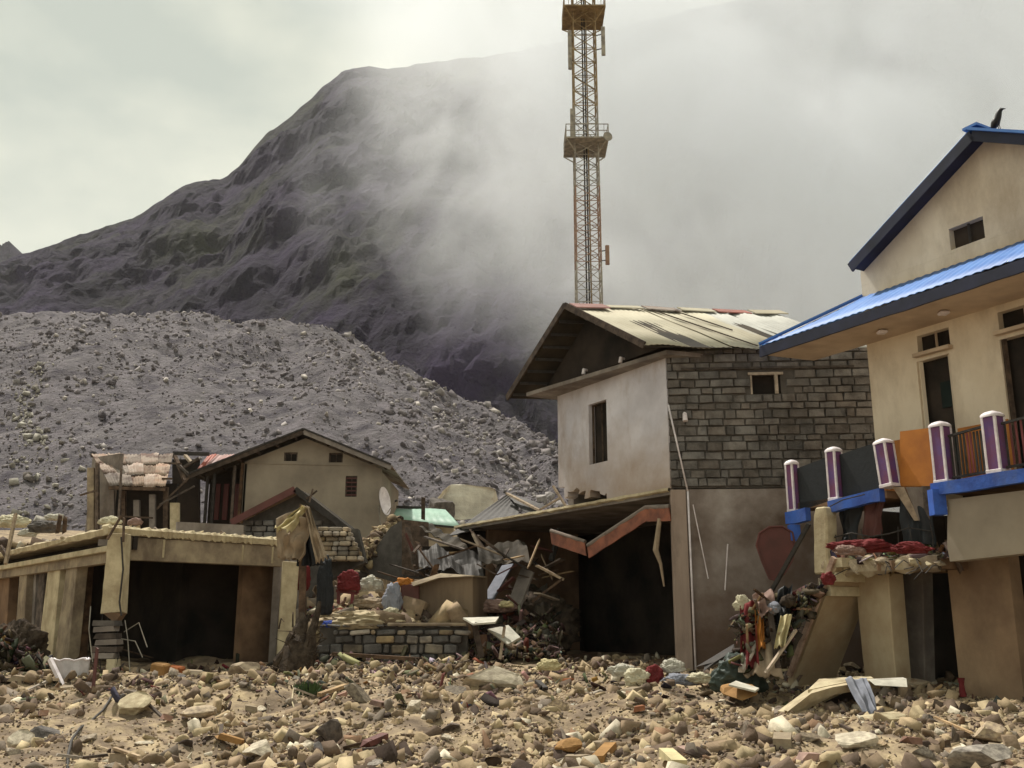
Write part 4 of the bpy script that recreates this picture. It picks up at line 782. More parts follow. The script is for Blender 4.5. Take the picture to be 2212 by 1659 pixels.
# leaning broken pale column in front of the slab edge
b = MB(); a0, a1 = bp_(1772, 1240, 1.62), bp_(1770, 1095, 1.62); n_ = 8; vs = []
for i in range(n_ + 1):
    f = i / n_; c_ = a0.lerp(a1, f); w = .17 * (1 if f < .9 else .72); w2 = .0 + (.04 if f < .2 else 0); j = random.uniform(-.01, .01)
    vs += [c_ - fd * (w + j) , c_ + fd * (w + w2), c_ + fd * (w) + bi * .3, c_ - fd * w + bi * .3]
b.add(vs, [(i * 4 + k, i * 4 + (k + 1) % 4, i * 4 + 4 + (k + 1) % 4, i * 4 + 4 + k) for i in range(n_) for k in range(4)] + [(0, 1, 2, 3), tuple(n_ * 4 + k for k in (3, 2, 1, 0))]); b.obj('broken_column', CONCY, bh, bevel=.03)
# bird on the right rake
bs = s_of(on(2154, 262, WP + fn * oh, fn)); bq = rp(bs, oh - .02, .1)
bt = thing('crow', 'black crow perched upright on the blue ridge at the top right', 'bird', bq)
h_ = V((fd.x, fd.y, 0)); b = MB(); pth = [(-.16, .0), (-.10, .05), (-.05, .12), (0, .2), (.03, .27), (.06, .32), (.09, .345), (.13, .335), (.18, .315)]; rd_ = [.012, (.03, .02), (.05, .055), (.062, .065), (.055, .058), (.042, .042), (.036, .036), (.016, .016), .003]
b.tube([bq + h_ * x + UP * z for x, z in pth], rd_, 10); b.obj('body', BLACKB, bt, smooth=True)
for sx in (-1, 1):
    MB().tube([bq + h_ * .02 + fn * sx * .055 + UP * .24, bq - h_ * .05 + fn * sx * .06 + UP * .13, bq - h_ * .15 + fn * sx * .03 + UP * .01], [(.012, .03), (.014, .05), .006], 8).obj('wing', BLACKB, bt, smooth=True)
    MB().tube([bq + h_ * .0 + fn * sx * .025 + UP * .12, bq + h_ * .02 + fn * sx * .025 - UP * .03], .007, 5).obj('leg', IRON, bt)
# ------------------------------------------------------------------ generic debris makers
def quadp(b, pts, depth):   # pts (u,v,Y) polygon, extruded by depth vector
    return b.prism([at(*p) for p in pts], depth)
def folds(b, TL, TR, BR, BL_, n=5, amp=.05, thick=.015, seed=0, sag=0.0, nu=34, nv=26):
    TL, TR, BR, BL_ = [at(*p) if not isinstance(p, Vector) else p for p in (TL, TR, BR, BL_)]
    nrm_ = (TR - TL).cross(BL_ - TL).normalized()
    def fn_(f, g):
        p = TL.lerp(TR, f).lerp(BL_.lerp(BR, f), g)
        w_ = math.sin(f * n * 2 * math.pi + 2.2 * mnoise.noise(V((f * 3, g * 2, seed)))) * amp * (.3 + .7 * g) + .45 * amp * math.sin(g * 8 + f * 5 + seed) * math.sin(f * 3.1) + amp * 1.6 * mnoise.noise(V((f * 3.3, g * 3.1, seed + 4)))
        e = amp * 1.1 * mnoise.noise(V((f * 9, 3, seed + 9))) if g > .99 else 0
        return p + nrm_ * w_ + UP * (e - sag * math.sin(f * math.pi) * (1 - g))
    return b.grid(fn_, nu, nv, nrm_ * thick)
def heap(name, label, cat, u, v, w_, h_, Y, m_, seed, lumps=1.6, parent=None, flat_=.6):
    """crumpled cloth or bag lying on the ground; u,v = pixel centre of its extent"""
    c = at(u, v, Y); s = Y / F; rx, rz = w_ * s / 2, h_ * s / 2; b_ = bmesh.new(); bmesh.ops.create_icosphere(b_, subdivisions=5, radius=1)
    mb = MB(); vs = []
    for q in b_.verts:
        p = q.co.copy(); n1 = mnoise.noise(p * lumps + V((seed, 0, 0))); n2 = 1 - abs(mnoise.noise(p * lumps * 2.3 + V((0, seed, 0)))) * 2
        n3 = 1 - abs(mnoise.noise(p * lumps * 4.7 + V((seed, 0, seed)))) * 2; n4 = mnoise.noise(p * lumps * 9 + V((0, seed, seed))); p *= 1 + .42 * n1 + .2 * n2 * abs(n2) + .12 * n3 + .05 * n4
        vs.append(c + V((p.x * rx, p.y * rx * flat_, max(p.z, -.85) * rz)))
    mb.add(vs, [tuple(x.index for x in f.verts) for f in b_.faces]); b_.free()
    o = mb.obj(name, m_, parent, smooth=True)
    if label: tag(o, label, cat)
    return o
def plank(name, label, cat, a, c, w_, h_, m_, group=None):
    b = MB(); b.beam(at(*a) if not isinstance(a, Vector) else a, at(*c) if not isinstance(c, Vector) else c, w_, h_, jit=w_ * .4); o = b.obj(name, m_); return tag(o, label, cat, group)

# ------------------------------------------------------------------ open concrete building at left
ZL1 = at(240, 1142, 21.5).z
K0 = at(240, 1142, 21.5); KR = atz(612, 1169, ZL1); KL = atz(-260, 1254, ZL1)
rd_ = (KR - K0).normalized(); ld_ = (KL - K0).normalized(); rin = V((-rd_.y, rd_.x, 0)); lin = V((ld_.y, -ld_.x, 0))
if rin.y < 0: rin = -rin
if lin.y < 0: lin = -lin
cb = thing('concrete_frame_building', 'single storey concrete frame with broken roof edge, open dark bay and row of pillars', 'building', (K0.x, K0.y, G(K0.x, K0.y)))
b = MB(); b.prism([K0, KR, KR + V((0, 5, 0)), K0 + V((0, 7, 0)), KL + V((0, 5, 0)), KL], -UP * .13); b.obj('roof_slab', CONC, cb)
def ragged(a, c, out, h0, h1, name, m_, n_=90, lip=.08, seed=0):
    b = MB(); vs = []
    for i in range(n_ + 1):
        f = i / n_; p = a.lerp(c, f); q = .075 * mnoise.noise(V((f * 55, seed, 0))) + .045 * mnoise.noise(V((f * 14, seed, 5)))
        vs += [p - out * .25 + UP * (h0 * .9 + q), p + out * (lip * .4 + q * .5) + UP * (h0 + q), p + out * (lip + q * .7) + UP * (h0 * .2), p + out * (lip * .6) - UP * (h1 + q * .9), p - out * .02 - UP * h1]
    b.add(vs, [(i * 5 + k, i * 5 + (k + 1) % 5, i * 5 + 5 + (k + 1) % 5, i * 5 + 5 + k) for i in range(n_) for k in range(5)] + [(0, 1, 2, 3, 4), tuple(n_ * 5 + k for k in (4, 3, 2, 1, 0))]); return b.obj(name, m_, cb)
ragged(K0 - rd_ * .1, KR, -rin, .06, .12, 'broken_roof_edge', CONCY, 120, .1)
ragged(K0, KL, -lin, .03, .11, 'broken_roof_edge', CONCY, 80, .06, 3)
b = MB(); b.beam(K0 - UP * .4 + rd_ * .15 + rin * .12, KR - UP * .38 + rin * .12 + rd_ * .05, .26, .5); b.obj('front_beam', CONC, cb, bevel=.01)
for f in (.28, .74, .93): b = MB(); p = K0.lerp(KR, f) - UP * .36 - rin * .012; b.box(p, (.03, .012, .2)); b.obj('shutter_joint_mark', CONCY, cb)
zL2 = at(232, 1185, 21.5).z; L0 = atz(236, 1185, zL2); L1 = L0 + (KL - K0)
b = MB(); b.beam(L0 + lin * .12, L1 + lin * .12, .34, .13); lg = b.obj('ledge_beam', CONCY, cb, bevel=.012)
b = MB(); b.beam(L0 + lin * .16 - UP * .18, L1 + lin * .16 - UP * .18, .2, .22); b.obj('lower_beam', CONC, cb)
b = MB(); b.wall(L0 + lin * .5, L1 + lin * .5, V((L0.x, L0.y, ZL1 - .14)) + lin * .5, lin * .1); b.obj('recess_panel', DARKW, cb)
MB().box(K0 + ld_ * .6 - UP * .26 + lin * .1, (.14, .08, .07)).obj('vent_block', CONCG, cb)
# pillars under the ledge
COLP = [(103, 129, 78, 110, CONCY), (143, 165, 114, 144, CONC), (42, 57, 28, 48, CONC), (0, 21, -18, 8, BROWNP), (61, 77, 50, 68, CONCG), (83, 95, 70, 84, WOOD), (168, 177, 152, 163, WOOD), (-40, -18, -64, -40, CONC)]
for i, (a, c, e, g, m_) in enumerate(COLP):
    um = (a + c) / 2; off = .12 if m_ in (CONCY, CONC) else .3
    n_v = lin; t0, t1 = on(a, 1236, L0 + lin * off, lin), on(c, 1236, L0 + lin * off, lin); zt2 = zL2 - .08; zb2 = min(G(t0.x, t0.y), G(t1.x, t1.y)) - .25
    t0.z = t1.z = zt2; q0_, q1_ = on(e, 1440, L0 + lin * off, lin), on(g, 1440, L0 + lin * off, lin); q0_.z = q1_.z = zb2
    b = MB(); vs = []; n_ = 7
    for k in range(n_ + 1):
        f = k / n_; x0, x1 = q0_.lerp(t0, f), q1_.lerp(t1, f); j = ld_ * random.uniform(-.012, .012); vs += [x0 + j, x1 + j, x1 + lin * .26, x0 + lin * .26]
    b.add(vs, [(k * 4 + q, k * 4 + (q + 1) % 4, k * 4 + 4 + (q + 1) % 4, k * 4 + 4 + q) for k in range(n_) for q in range(4)] + [(0, 1, 2, 3), tuple(n_ * 4 + q for q in (3, 2, 1, 0))]); b.obj('pillar', m_, cb, bevel=.012)
# corner column, broken off above the ground, with bare reinforcement
def pcol(name, quad, dep, m_, rag=0.0, n_=9):
    A_, B_, C_, D_ = [at(*p) for p in quad]; b = MB(); vs = []
    for k in range(n_ + 1):
        f = k / n_; x0, x1 = A_.lerp(D_, f), B_.lerp(C_, f); j = V((random.uniform(-.01, .01), 0, 0)); r1 = UP * (random.uniform(-rag, rag) if k == 0 else 0)
        vs += [x0 + j + r1, x1 + j - r1, x1 + dep, x0 + dep]
    b.add(vs, [(k * 4 + q, k * 4 + (q + 1) % 4, k * 4 + 4 + (q + 1) % 4, k * 4 + 4 + q) for k in range(n_) for q in range(4)] + [(0, 1, 2, 3), tuple(n_ * 4 + q for q in (3, 2, 1, 0))]); return b.obj(name, m_, cb, bevel=.012)
cc = pcol('corner_column', [(217, 1322, 21.3), (262, 1326, 21.3), (271, 1152, 21.3), (234, 1152, 21.3)], V((0, .34, 0)), CONCY, .06)
b = MB(); q = [at(217, 1320, 21.3), at(262, 1325, 21.3), at(248, 1346, 21.35)]; b.prism(q, V((0, .3, 0))); b.obj('broken_tip', BROWNP, cc)
for k in range(4):
    b = MB(); x = 222 + k * 11; p = [at(x, 1325, 21.45), at(x - 3 + random.uniform(-6, 6), 1370, 21.4), at(x - 6 + random.uniform(-8, 10), 1420, 21.2), at(x + random.uniform(-14, 20), 1475, 21.0)]; b.tube(p, .012, 6); b.obj('rebar', IRON, cc)
for k, (u0, v0, u1, v1, u2, v2) in enumerate([(268, 1365, 300, 1345, 318, 1398), (262, 1380, 292, 1385, 308, 1420), (270, 1340, 276, 1380, 282, 1470), (196, 1310, 192, 1360, 200, 1430)]):
    MB().tube([at(u0, v0, 21.3), at(u1, v1, 21.1), at(u2, v2, 21.0)], .011, 6).obj('rebar', TGREY, cc)
MB().tube([at(262, 1160, 21.2), at(266, 1230, 21.2), at(258, 1300, 21.15), at(262, 1330, 21.1)], .02, 7).obj('drain_hose', IRON, cc)
MB().tube([at(232, 1165, 21.2), at(262, 1114, 21.3), at(268, 1120, 21.3), at(266, 1170, 21.2)], .028, 7).obj('bent_pole', WOOD, cc)
b = MB(); 
for k in range(6):
    v_ = 1346 + k * 14; p0, p1 = at(208 + random.uniform(-4, 4), v_, 21.25), at(256 + random.uniform(-5, 6), v_ + random.uniform(-3, 3), 21.25)
    MB().beam(p0, p1, .34, .11, jit=.03).obj('masonry_course', [SLATE, CONCG][k % 2], cb)
pcol('column_stub', [(226, 1490, 21.0), (245, 1490, 21.0), (249, 1424, 21.05), (230, 1424, 21.05)], V((0, .3, 0)), CONCY)
pcol('right_column', [(596, 1446, 23.9), (632, 1448, 23.9), (646, 1214, 24.0), (611, 1212, 24.0)], V((-.1, .36, 0)), CONCY)
# inside the bay
zb2 = .3
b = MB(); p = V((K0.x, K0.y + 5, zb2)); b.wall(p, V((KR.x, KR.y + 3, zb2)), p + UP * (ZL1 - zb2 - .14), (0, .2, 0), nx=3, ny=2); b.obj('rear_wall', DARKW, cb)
b = MB(); p = V((KR.x - .1, KR.y + 1.0, zb2)); b.wall(p, p - rd_ * 1.3, p + UP * (ZL1 - zb2 - .2), rin * .2); b.obj('lit_inner_wall', BROWNP, cb)  # brown piece stands in for the lit part of the rear wall
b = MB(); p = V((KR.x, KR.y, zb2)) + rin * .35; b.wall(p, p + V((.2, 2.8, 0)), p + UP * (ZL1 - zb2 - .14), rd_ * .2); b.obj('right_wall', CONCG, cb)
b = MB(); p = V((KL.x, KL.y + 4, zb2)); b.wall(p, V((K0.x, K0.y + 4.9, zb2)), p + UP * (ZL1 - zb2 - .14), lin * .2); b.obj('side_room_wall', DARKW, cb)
# roof top rubble, kerb, bars
b = MB(); quadp(b, [(383, 1153, 23.4), (526, 1160, 24.6), (526, 1134, 24.6), (383, 1127, 23.4)], V((-.1, .2, 0))); b.obj('roof_kerb', CONCG, cb)
rt = [(random.uniform(0, 1), random.uniform(.05, 3.2)) for _ in range(900)]; P, SZ = [], []
for f, d_ in rt:
    left = random.random() < .45; p = (K0.lerp(KL, f * .8) + V((0, d_, 0))) if left else (K0.lerp(KR, f) + V((0, d_, 0))); s_ = min(.1, .025 * random.paretovariate(1.5)); P.append((p.x, p.y, ZL1 + s_ * .3)); SZ.append((s_ * 1.4, s_, s_ * .7))
mass('roof_rubble', RV1, P, SZ, tone_pick(len(P)) * 1.15, ROCKA, parent=None).parent = None
ro = bpy.data.objects['roof_rubble']; tag(ro, 'loose stones and plaster lying on the broken flat roof at left', 'rubble', kind='stuff')
for (u, v, w_, h_, m_, lab) in ((28, 1128, 60, 26, CAPW, 'pale dirty sack on the flat roof edge at far left'), (62, 1152, 34, 16, C_WHT, 'small white lump on the flat roof edge left of the stubs'), (100, 1140, 66, 24, SLATE, 'dark crumpled sheet on the flat roof at left'), (238, 1126, 40, 18, CAPW, 'pale crumpled bag on the roof corner beside the bent pole'), (292, 1128, 26, 16, PINK, 'pinkish rag on the roof in front of the rusty shed'), (118, 1118, 36, 14, C_WHT, 'cream broken slab piece behind the dark roof stubs')):
    q = heap('sack', lab, 'sack', u, v, w_, h_, interp(u, [(0, 27), (240, 22), (600, 24.5)]), m_, u * .3)
for k, (u0, v0, u1, v1, lab) in enumerate([(123, 1152, 131, 1112, 'short dark post stub, left of a pair on the flat roof'), (139, 1150, 141, 1116, 'short dark post stub, right of a pair on the flat roof'), (0, 1180, 18, 1208, 'dark pole leaning over the roof edge at far left'), (34, 1110, 12, 1218, 'pale bent stick hanging over the roof edge at far left')]):
    plank('post_stub' if k < 2 else 'stick', lab, 'post' if k < 2 else 'stick', (u0, v0, 24.3 - k * .2), (u1, v1, 24.1 - k * .2), .09 if k < 2 else .06, .09, WOOD if k < 3 else WOODL)

# ------------------------------------------------------------------ rusty roofed shed
Ys = 36.0
se = thing('rusty_roofed_shed', 'ruined timber shed with patched rusty tin roof on the slope at left', 'shed', at(290, 1140, Ys))
TLs, TRs, BRs, BLs = at(197, 984, Ys + 1.7), at(374, 984, Ys + 1.7), at(357, 1054, Ys - .4), at(235, 1051, Ys - .4)
for j in range(3):
    for i in range(5):
        f0, f1, g0, g1 = i / 5, (i + 1.12) / 5, j / 3, (j + 1.1) / 3
        P_ = lambda f, g: TLs.lerp(TRs, min(f, 1)).lerp(BLs.lerp(BRs, min(f, 1)), min(g, 1.02)) + UP * (.02 * ((i + j) % 2) + .05 + (2 - j) * -.0)
        jj = [UP * random.uniform(-.02, .06) for _ in range(4)]
        b = MB(); b.sheet(P_(f0, g1) + jj[0], P_(f1, g1) + jj[1], P_(f1, g0) + jj[2], P_(f0, g0) + jj[3], 5, .011, .012, 3, .045, i * 3 + j); b.obj('roof_sheet', RUST, se, smooth=True)
b = MB(); b.beam(BLs + UP * -.05, BRs + UP * -.05, .08, .12); b.obj('roof_beam', WOOD, se); b = MB(); b.beam(TLs - UP * .02, TRs - UP * .02, .08, .1); b.obj('roof_beam', WOOD, se)
zs_ = at(290, 1145, Ys).z
b = MB(); b.wall(V((BLs.x - .1, Ys + .6, zs_)), V((BRs.x + .1, Ys + .6, zs_)), V((BLs.x - .1, Ys + .6, BLs.z + .25)), (0, .12, 0)); b.obj('dark_front_wall', DARKW, se)
b = MB(); b.wall(V((TLs.x + .1, Ys + 1.6, zs_)), V((BLs.x - .1, Ys + .6, zs_)), V((TLs.x + .1, Ys + 1.6, TLs.z - .1)), (.1, .1, 0)); b.obj('side_wall', CONCG, se)
for (u0, u1, m_, vt) in ((188, 202, CONC, 1010), (206, 212, WOOD, 1000), (236, 246, CONCG, 1052), (262, 270, WOOD, 1060), (288, 300, CONCG, 1080), (322, 334, CONCG, 1068), (352, 362, WOOD, 1052), (367, 386, CONCY, 1086)):
    b = MB(); quadp(b, [(u0, 1146, Ys), (u1, 1146, Ys), (u1, vt, Ys), (u0, vt, Ys)], (0, .15, 0)); b.obj('wall_post', m_, se)
for a_, c_ in (((173, 1070, Ys - .5), (212, 1058, Ys - .5)), ((252, 1115, Ys - .5), (330, 1119, Ys - .5)), ((338, 1100, Ys - .6), (410, 1030, Ys - .3)), ((345, 1090, Ys - .7), (420, 1050, Ys - .6)), ((355, 1000, Ys + .3), (392, 1002, Ys)), ((350, 1034, Ys), (372, 1034, Ys)), ((256, 1130, Ys - 1), (262, 1012, Ys - .8))):
    MB().beam(at(*a_), at(*c_), .07, .06).obj('loose_timber', WOOD, se)

# ------------------------------------------------------------------ tan gabled house with red doors
Yh = 38.0
th = thing('tan_gable_house', 'tan gabled house with red doors and overhanging dark roof on the slope', 'house', at(670, 1190, Yh))
A_ = at(523, 1100, Yh); B_ = at(821, 1100, Yh); zb3 = 3.9; pk3 = at(661, 940, Yh); slp = .405
def rz(x, top=pk3.z): return top - abs(x - pk3.x) * slp
hol = []
def hr(u0, v0, u1, v1): a, c = at(u0, v1, Yh), at(u1, v0, Yh); return (a.x, c.x, a.z, c.z)
HS = [hr(613, 977, 643, 996), hr(710, 978, 741, 999), hr(745, 1028, 772, 1073)]
zc = rz(B_.x) - .2
xs_ = sorted([A_.x, B_.x, pk3.x] + [h[0] for h in HS] + [h[1] for h in HS]); b = MB()
for i in range(len(xs_) - 1):
    a, c = xs_[i], xs_[i + 1]; hh_ = [h for h in HS if h[0] - 1e-6 <= a and c <= h[1] + 1e-6]; segs = [(zb3, None)]
    for h in hh_: segs = [(zb3, h[2]), (h[3], None)]
    for lo_, hi_ in segs:
        b.prism([(a, Yh, lo_), (c, Yh, lo_), (c, Yh, hi_ or rz(c) - .12), (a, Yh, hi_ or rz(a) - .12)], (0, .3, 0))
b.obj('gable_wall', TAN, th)
for h in HS:
    b = MB(); b.wall((h[0], Yh + .14, h[2]), (h[1], Yh + .14, h[2]), (h[0], Yh + .14, h[3]), (0, .05, 0)); wo_ = b.obj('window', DARKW, th)
    b = MB(); b.beam((h[0], Yh + .1, h[3] - .03), (h[1], Yh + .1, h[3] - .03), .06); b.beam((h[0] + .03, Yh + .1, h[2]), (h[0] + .03, Yh + .1, h[3]), .05); b.beam((h[1] - .03, Yh + .1, h[2]), (h[1] - .03, Yh + .1, h[3]), .05); b.beam(((h[0] + h[1]) / 2, Yh + .11, h[2]), ((h[0] + h[1]) / 2, Yh + .11, h[3]), .03); b.obj('window_frame', WOOD, wo_)
for i in range(5):
    z_ = HS[2][2] + (HS[2][3] - HS[2][2]) * (i + .5) / 5; MB().beam((HS[2][0], Yh + .08, z_), (HS[2][1], Yh + .08, z_), .02, .05).obj('louvre', MAROOND, th)
b = MB(); b.beam((A_.x, Yh - .015, rz(B_.x) + .12), (B_.x, Yh - .015, rz(B_.x) + .0), .03, .05); b.obj('string_course', TAN, th)
b = MB(); b.wall((B_.x - .15, Yh + .302, zb3), (B_.x - .15, Yh + 6, zb3), (B_.x - .15, Yh + .302, zc), (.15, 0, 0)); b.obj('side_wall', TAN, th)
eR, eL = at(845, 1010, Yh - .5), at(408, 1036, Yh - .5)
pk4 = V((pk3.x, Yh - .5, pk3.z + .12))
for (e_, n_, nm) in ((eR, 4, 'right'), (eL, 5, 'left')):
    e_ = V((e_.x, Yh - .5, pk4.z - abs(e_.x - pk4.x) * slp))
    for k in range(5):
        y0, y1 = Yh - .5 + k * 1.35, Yh - .5 + (k + 1) * 1.38; b = MB(); b.sheet(V((e_.x, y0, e_.z)), V((e_.x, y1, e_.z)), V((pk4.x, y1, pk4.z)), V((pk4.x, y0, pk4.z)), 6, .02, .012, 1); b.obj('roof_sheet', TINU if nm == 'left' else RUST, th, smooth=True)
    b = MB(); b.beam(V((e_.x, Yh - .53, e_.z - .1)), V((pk4.x, Yh - .53, pk4.z - .1)), .05, .16); b.obj('bargeboard', WOOD if nm == 'left' else CONCG, th)
    b = MB(); b.beam(V((e_.x, Yh - .56, e_.z + .03)), V((pk4.x, Yh - .56, pk4.z + .03)), .04, .07); b.obj('roof_edge', IRON, th)
for k in range(6):
    f = (k + .5) / 6
    for e_ in (eR, eL):
        x = pk4.x + (e_.x - pk4.x) * f; MB().beam((x, Yh - .5, rz(x, pk4.z) - .12), (x, Yh + .3, rz(x, pk4.z) - .12), .08, .08).obj('purlin', WOOD, th)
# porch with red doors
xa, xb = at(425, 1100, Yh).x, A_.x
b = MB(); b.wall((xa, Yh + 1.4, zb3), (xb, Yh + 1.4, zb3), (xa, Yh + 1.4, rz(xb) - .2), (0, .2, 0)); b.obj('porch_back_wall', DARKW, th)
for (u0, u1) in ((462, 478), (479, 496), (500, 521)):
    a, c = at(u0, 1117, Yh + .7), at(u1, 1040, Yh + .7); b = MB(); b.box(((a.x + c.x) / 2, Yh + .7, (a.z + c.z) / 2 - .1), ((c.x - a.x) / 2 - .01, .03, (c.z - a.z) / 2)); do = b.obj('door', MAROON, th)
    b = MB(); 
    for f in (-.5, 0, .5): b.box(((a.x + c.x) / 2 + f * (c.x - a.x) * .6, Yh + .665, (a.z + c.z) / 2 - .1), (.02, .012, (c.z - a.z) / 2 - .03))
    b.obj('door_batten', MAROOND, do)
b = MB(); b.wall((A_.x - .02, Yh, zb3), (A_.x - .02, Yh + 1.4, zb3), (A_.x - .02, Yh, rz(A_.x) - .2), (.1, 0, 0)); b.obj('porch_side_wall', TAN, th)
for u_ in (441, 456, 499, 515):
    a = at(u_, 1140, Yh - .1); MB().beam((a.x, Yh - .1, zb3), (a.x, Yh - .1, rz(a.x) - .15), .1).obj('porch_post', IRON if u_ < 480 else WOOD, th)
# red tin roof sheets left of the tan house
rr_ = thing('broken_red_roof', 'torn red tin roof with dark ridge beam between shed and tan house', 'roof', at(440, 1030, 39.5))
for k in range(4):
    f0, f1 = k / 4, (k + 1.08) / 4; P_ = lambda f, g: at(416 + 34 * (1 - g) + 78 * f * (1 - g * .55), 1028 - 46 * (1 - g) - 4 * f * g, 39.0 + (1 - g) * 1.5)
    b = MB(); b.sheet(P_(f0, 1), P_(f1, 1), P_(f1, 0), P_(f0, 0), 3, .02, .012, 2, .08, k); b.obj('roof_sheet', REDTIN, rr_, smooth=True)
MB().beam(at(374, 979, 40), at(452, 981, 40), .12, .14).obj('ridge_beam', IRON, rr_)
for a_, c_ in (((378, 985, 39.5), (400, 1040, 38.6)), ((400, 984, 39.6), (414, 1000, 39.2)), ((396, 1010, 39), (430, 990, 39)), ((384, 1002, 39), (412, 1030, 38.8))): MB().beam(at(*a_), at(*c_), .14, .1).obj('rafter', WOODL if a_[0] > 398 else WOOD, rr_)
b = MB(); b.wall(at(372, 1130, 40), at(430, 1130, 40), at(372, 992, 40), (0, .2, 0)); b.obj('dark_wall', DARKW, rr_)

# ------------------------------------------------------------------ small gable roof with stone infill in front
Yg = 32.0
sg_ = thing('small_gable_hut', 'low stone hut with small dark gable roof in front of the tan house', 'hut', at(630, 1190, Yg))
pA, pL, pR = at(638, 1054, Yg), at(500, 1126, Yg), at(752, 1142, Yg)
for (e_, m_, w_) in ((pL, MAROOND, .22), (pR, IRON, .2)):
    b = MB(); b.sheet(e_, e_ + V((0, 2.4, .1)), pA + V((0, 2.4, .1)), pA, 5, .015, .015, 2); b.obj('roof_sheet', RUST if e_ is pL else TINU, sg_)
    b = MB(); b.beam(e_ - V((0, .04, .05)), pA - V((0, .04, .05)), .06, w_); b.obj('bargeboard', m_, sg_)
zg3 = 2.4; b = MB(); b.prism([(pL.x + .35, Yg + .5, zg3), (pR.x - .3, Yg + .5, zg3), (pR.x - .3, Yg + .5, pR.z + .0), (pA.x, Yg + .5, pA.z - .15), (pL.x + .35, Yg + .5, pL.z + .1)], (0, .3, 0)); iw = b.obj('infill_wall', MORTAR, sg_)
for r_ in range(6):
    v_ = 1200 - r_ * 13; u = 524.0
    while u < 745:
        w_ = rr.uniform(14, 34); top_v = v_ - 11; um = u + w_ / 2; lim = 1054 + abs(um - 638) * (.55 if um < 638 else .80) + 12
        if top_v > lim:
            a, c = at(u + 1, v_, Yg + .42), at(u + w_ - 1, top_v, Yg + .42); b = MB(); b.box(((a.x + c.x) / 2, Yg + .45, (a.z + c.z) / 2), ((c.x - a.x) / 2, .05 + rr.uniform(0, .05), (c.z - a.z) / 2)); b.obj('stone', STONE, iw, bevel=.02)
        u += w_
for a_, c_ in (((662, 1078, 31.8), (685, 1060, 31.8)), ((668, 1085, 31.7), (676, 1056, 31.7))): MB().beam(at(*a_), at(*c_), .05).obj('twig', WOOD, sg_)

# ------------------------------------------------------------------ satellite dish, green roofed hut, post
ds = thing('satellite_dish', 'white round satellite dish on edge at the right corner of the tan house', 'dish', at(828, 1125, 37.5))
c = at(832, 1082, 37.2); ax = V((.93, -.33, .16)).normalized(); tx = ax.cross(UP).normalized(); ty = tx.cross(ax); b = MB(); vs = []
rings = 6
for j in range(rings + 1):
    r_ = .52 * j / rings; dd = -.12 + .12 * (j / rings) ** 2 * 1.0
    for k in range(20): a = 2 * math.pi * k / 20; vs.append(c + tx * math.cos(a) * r_ * .9 + ty * math.sin(a) * r_ * 1.05 + ax * dd)
fs = [(j * 20 + k, j * 20 + (k + 1) % 20, (j + 1) * 20 + (k + 1) % 20, (j + 1) * 20 + k) for j in range(rings) for k in range(20)]
b.add(vs, fs); n_ = len(vs); b.add([p - ax * .02 for p in vs], [f[::-1] for f in fs]); b.obj('reflector', WHITE, ds, smooth=True)
MB().tube([c - ty * .5, c + ax * .42 - ty * .1], .014, 6).obj('feed_arm', TGREY, ds); MB().tube([c + ax * .4 - ty * .1, c + ax * .5 - ty * .08], .04, 8).obj('feed_horn', IRON, ds); MB().tube([c - ax * .14, c - ax * .3 - ty * .2, c - ax * .3 - ty * 1.0], .03, 8).obj('mast', TGREY, ds)
Yr = 40.0
gh = thing('green_roofed_hut', 'low white hut with pale green tin roof in front of the huge boulder', 'hut', at(950, 1190, Yr))
e = [at(845, 1124, Yr - .6), at(932, 1126, Yr - .8), at(996, 1138, Yr - 1.0), at(962, 1100, Yr + 1.6), at(856, 1098, Yr + 1.6)]
b = MB(); b.sheet(e[0], e[2] + V((0, 0, 0)), e[3], e[4], 9, .003, .012, 2, .05); b.obj('green_roof_sheet', GREEN, gh, smooth=True)
b = MB(); b.beam(e[0] - UP * .04, e[2] - UP * .04, .06, .08); b.beam(e[4] + UP * .06, e[3] + UP * .06 - V((.9, 0, 0)), .06, .1); b.obj('roof_edge', IRON, gh)
a, c = at(918, 1140, Yr), at(980, 1140, Yr); zz = at(950, 1200, Yr).z; b = MB(); b.wall((a.x, Yr, zz), (c.x, Yr, zz), (a.x, Yr, a.z + .05), (0, 2, 0), nx=2, ny=2); b.obj('white_wall', LILAC if 0 else CREAM, gh)
MB().wall(at(850, 1200, Yr + .3), at(920, 1200, Yr + .3), at(850, 1128, Yr + .3), (0, .2, 0)).obj('dark_wall', DARKW, gh)
plank('wooden_post', 'short dark upright post standing before the green roof', 'post', (914, 1121, 38), (914.5, 1074, 38), .14, .14, WOOD)
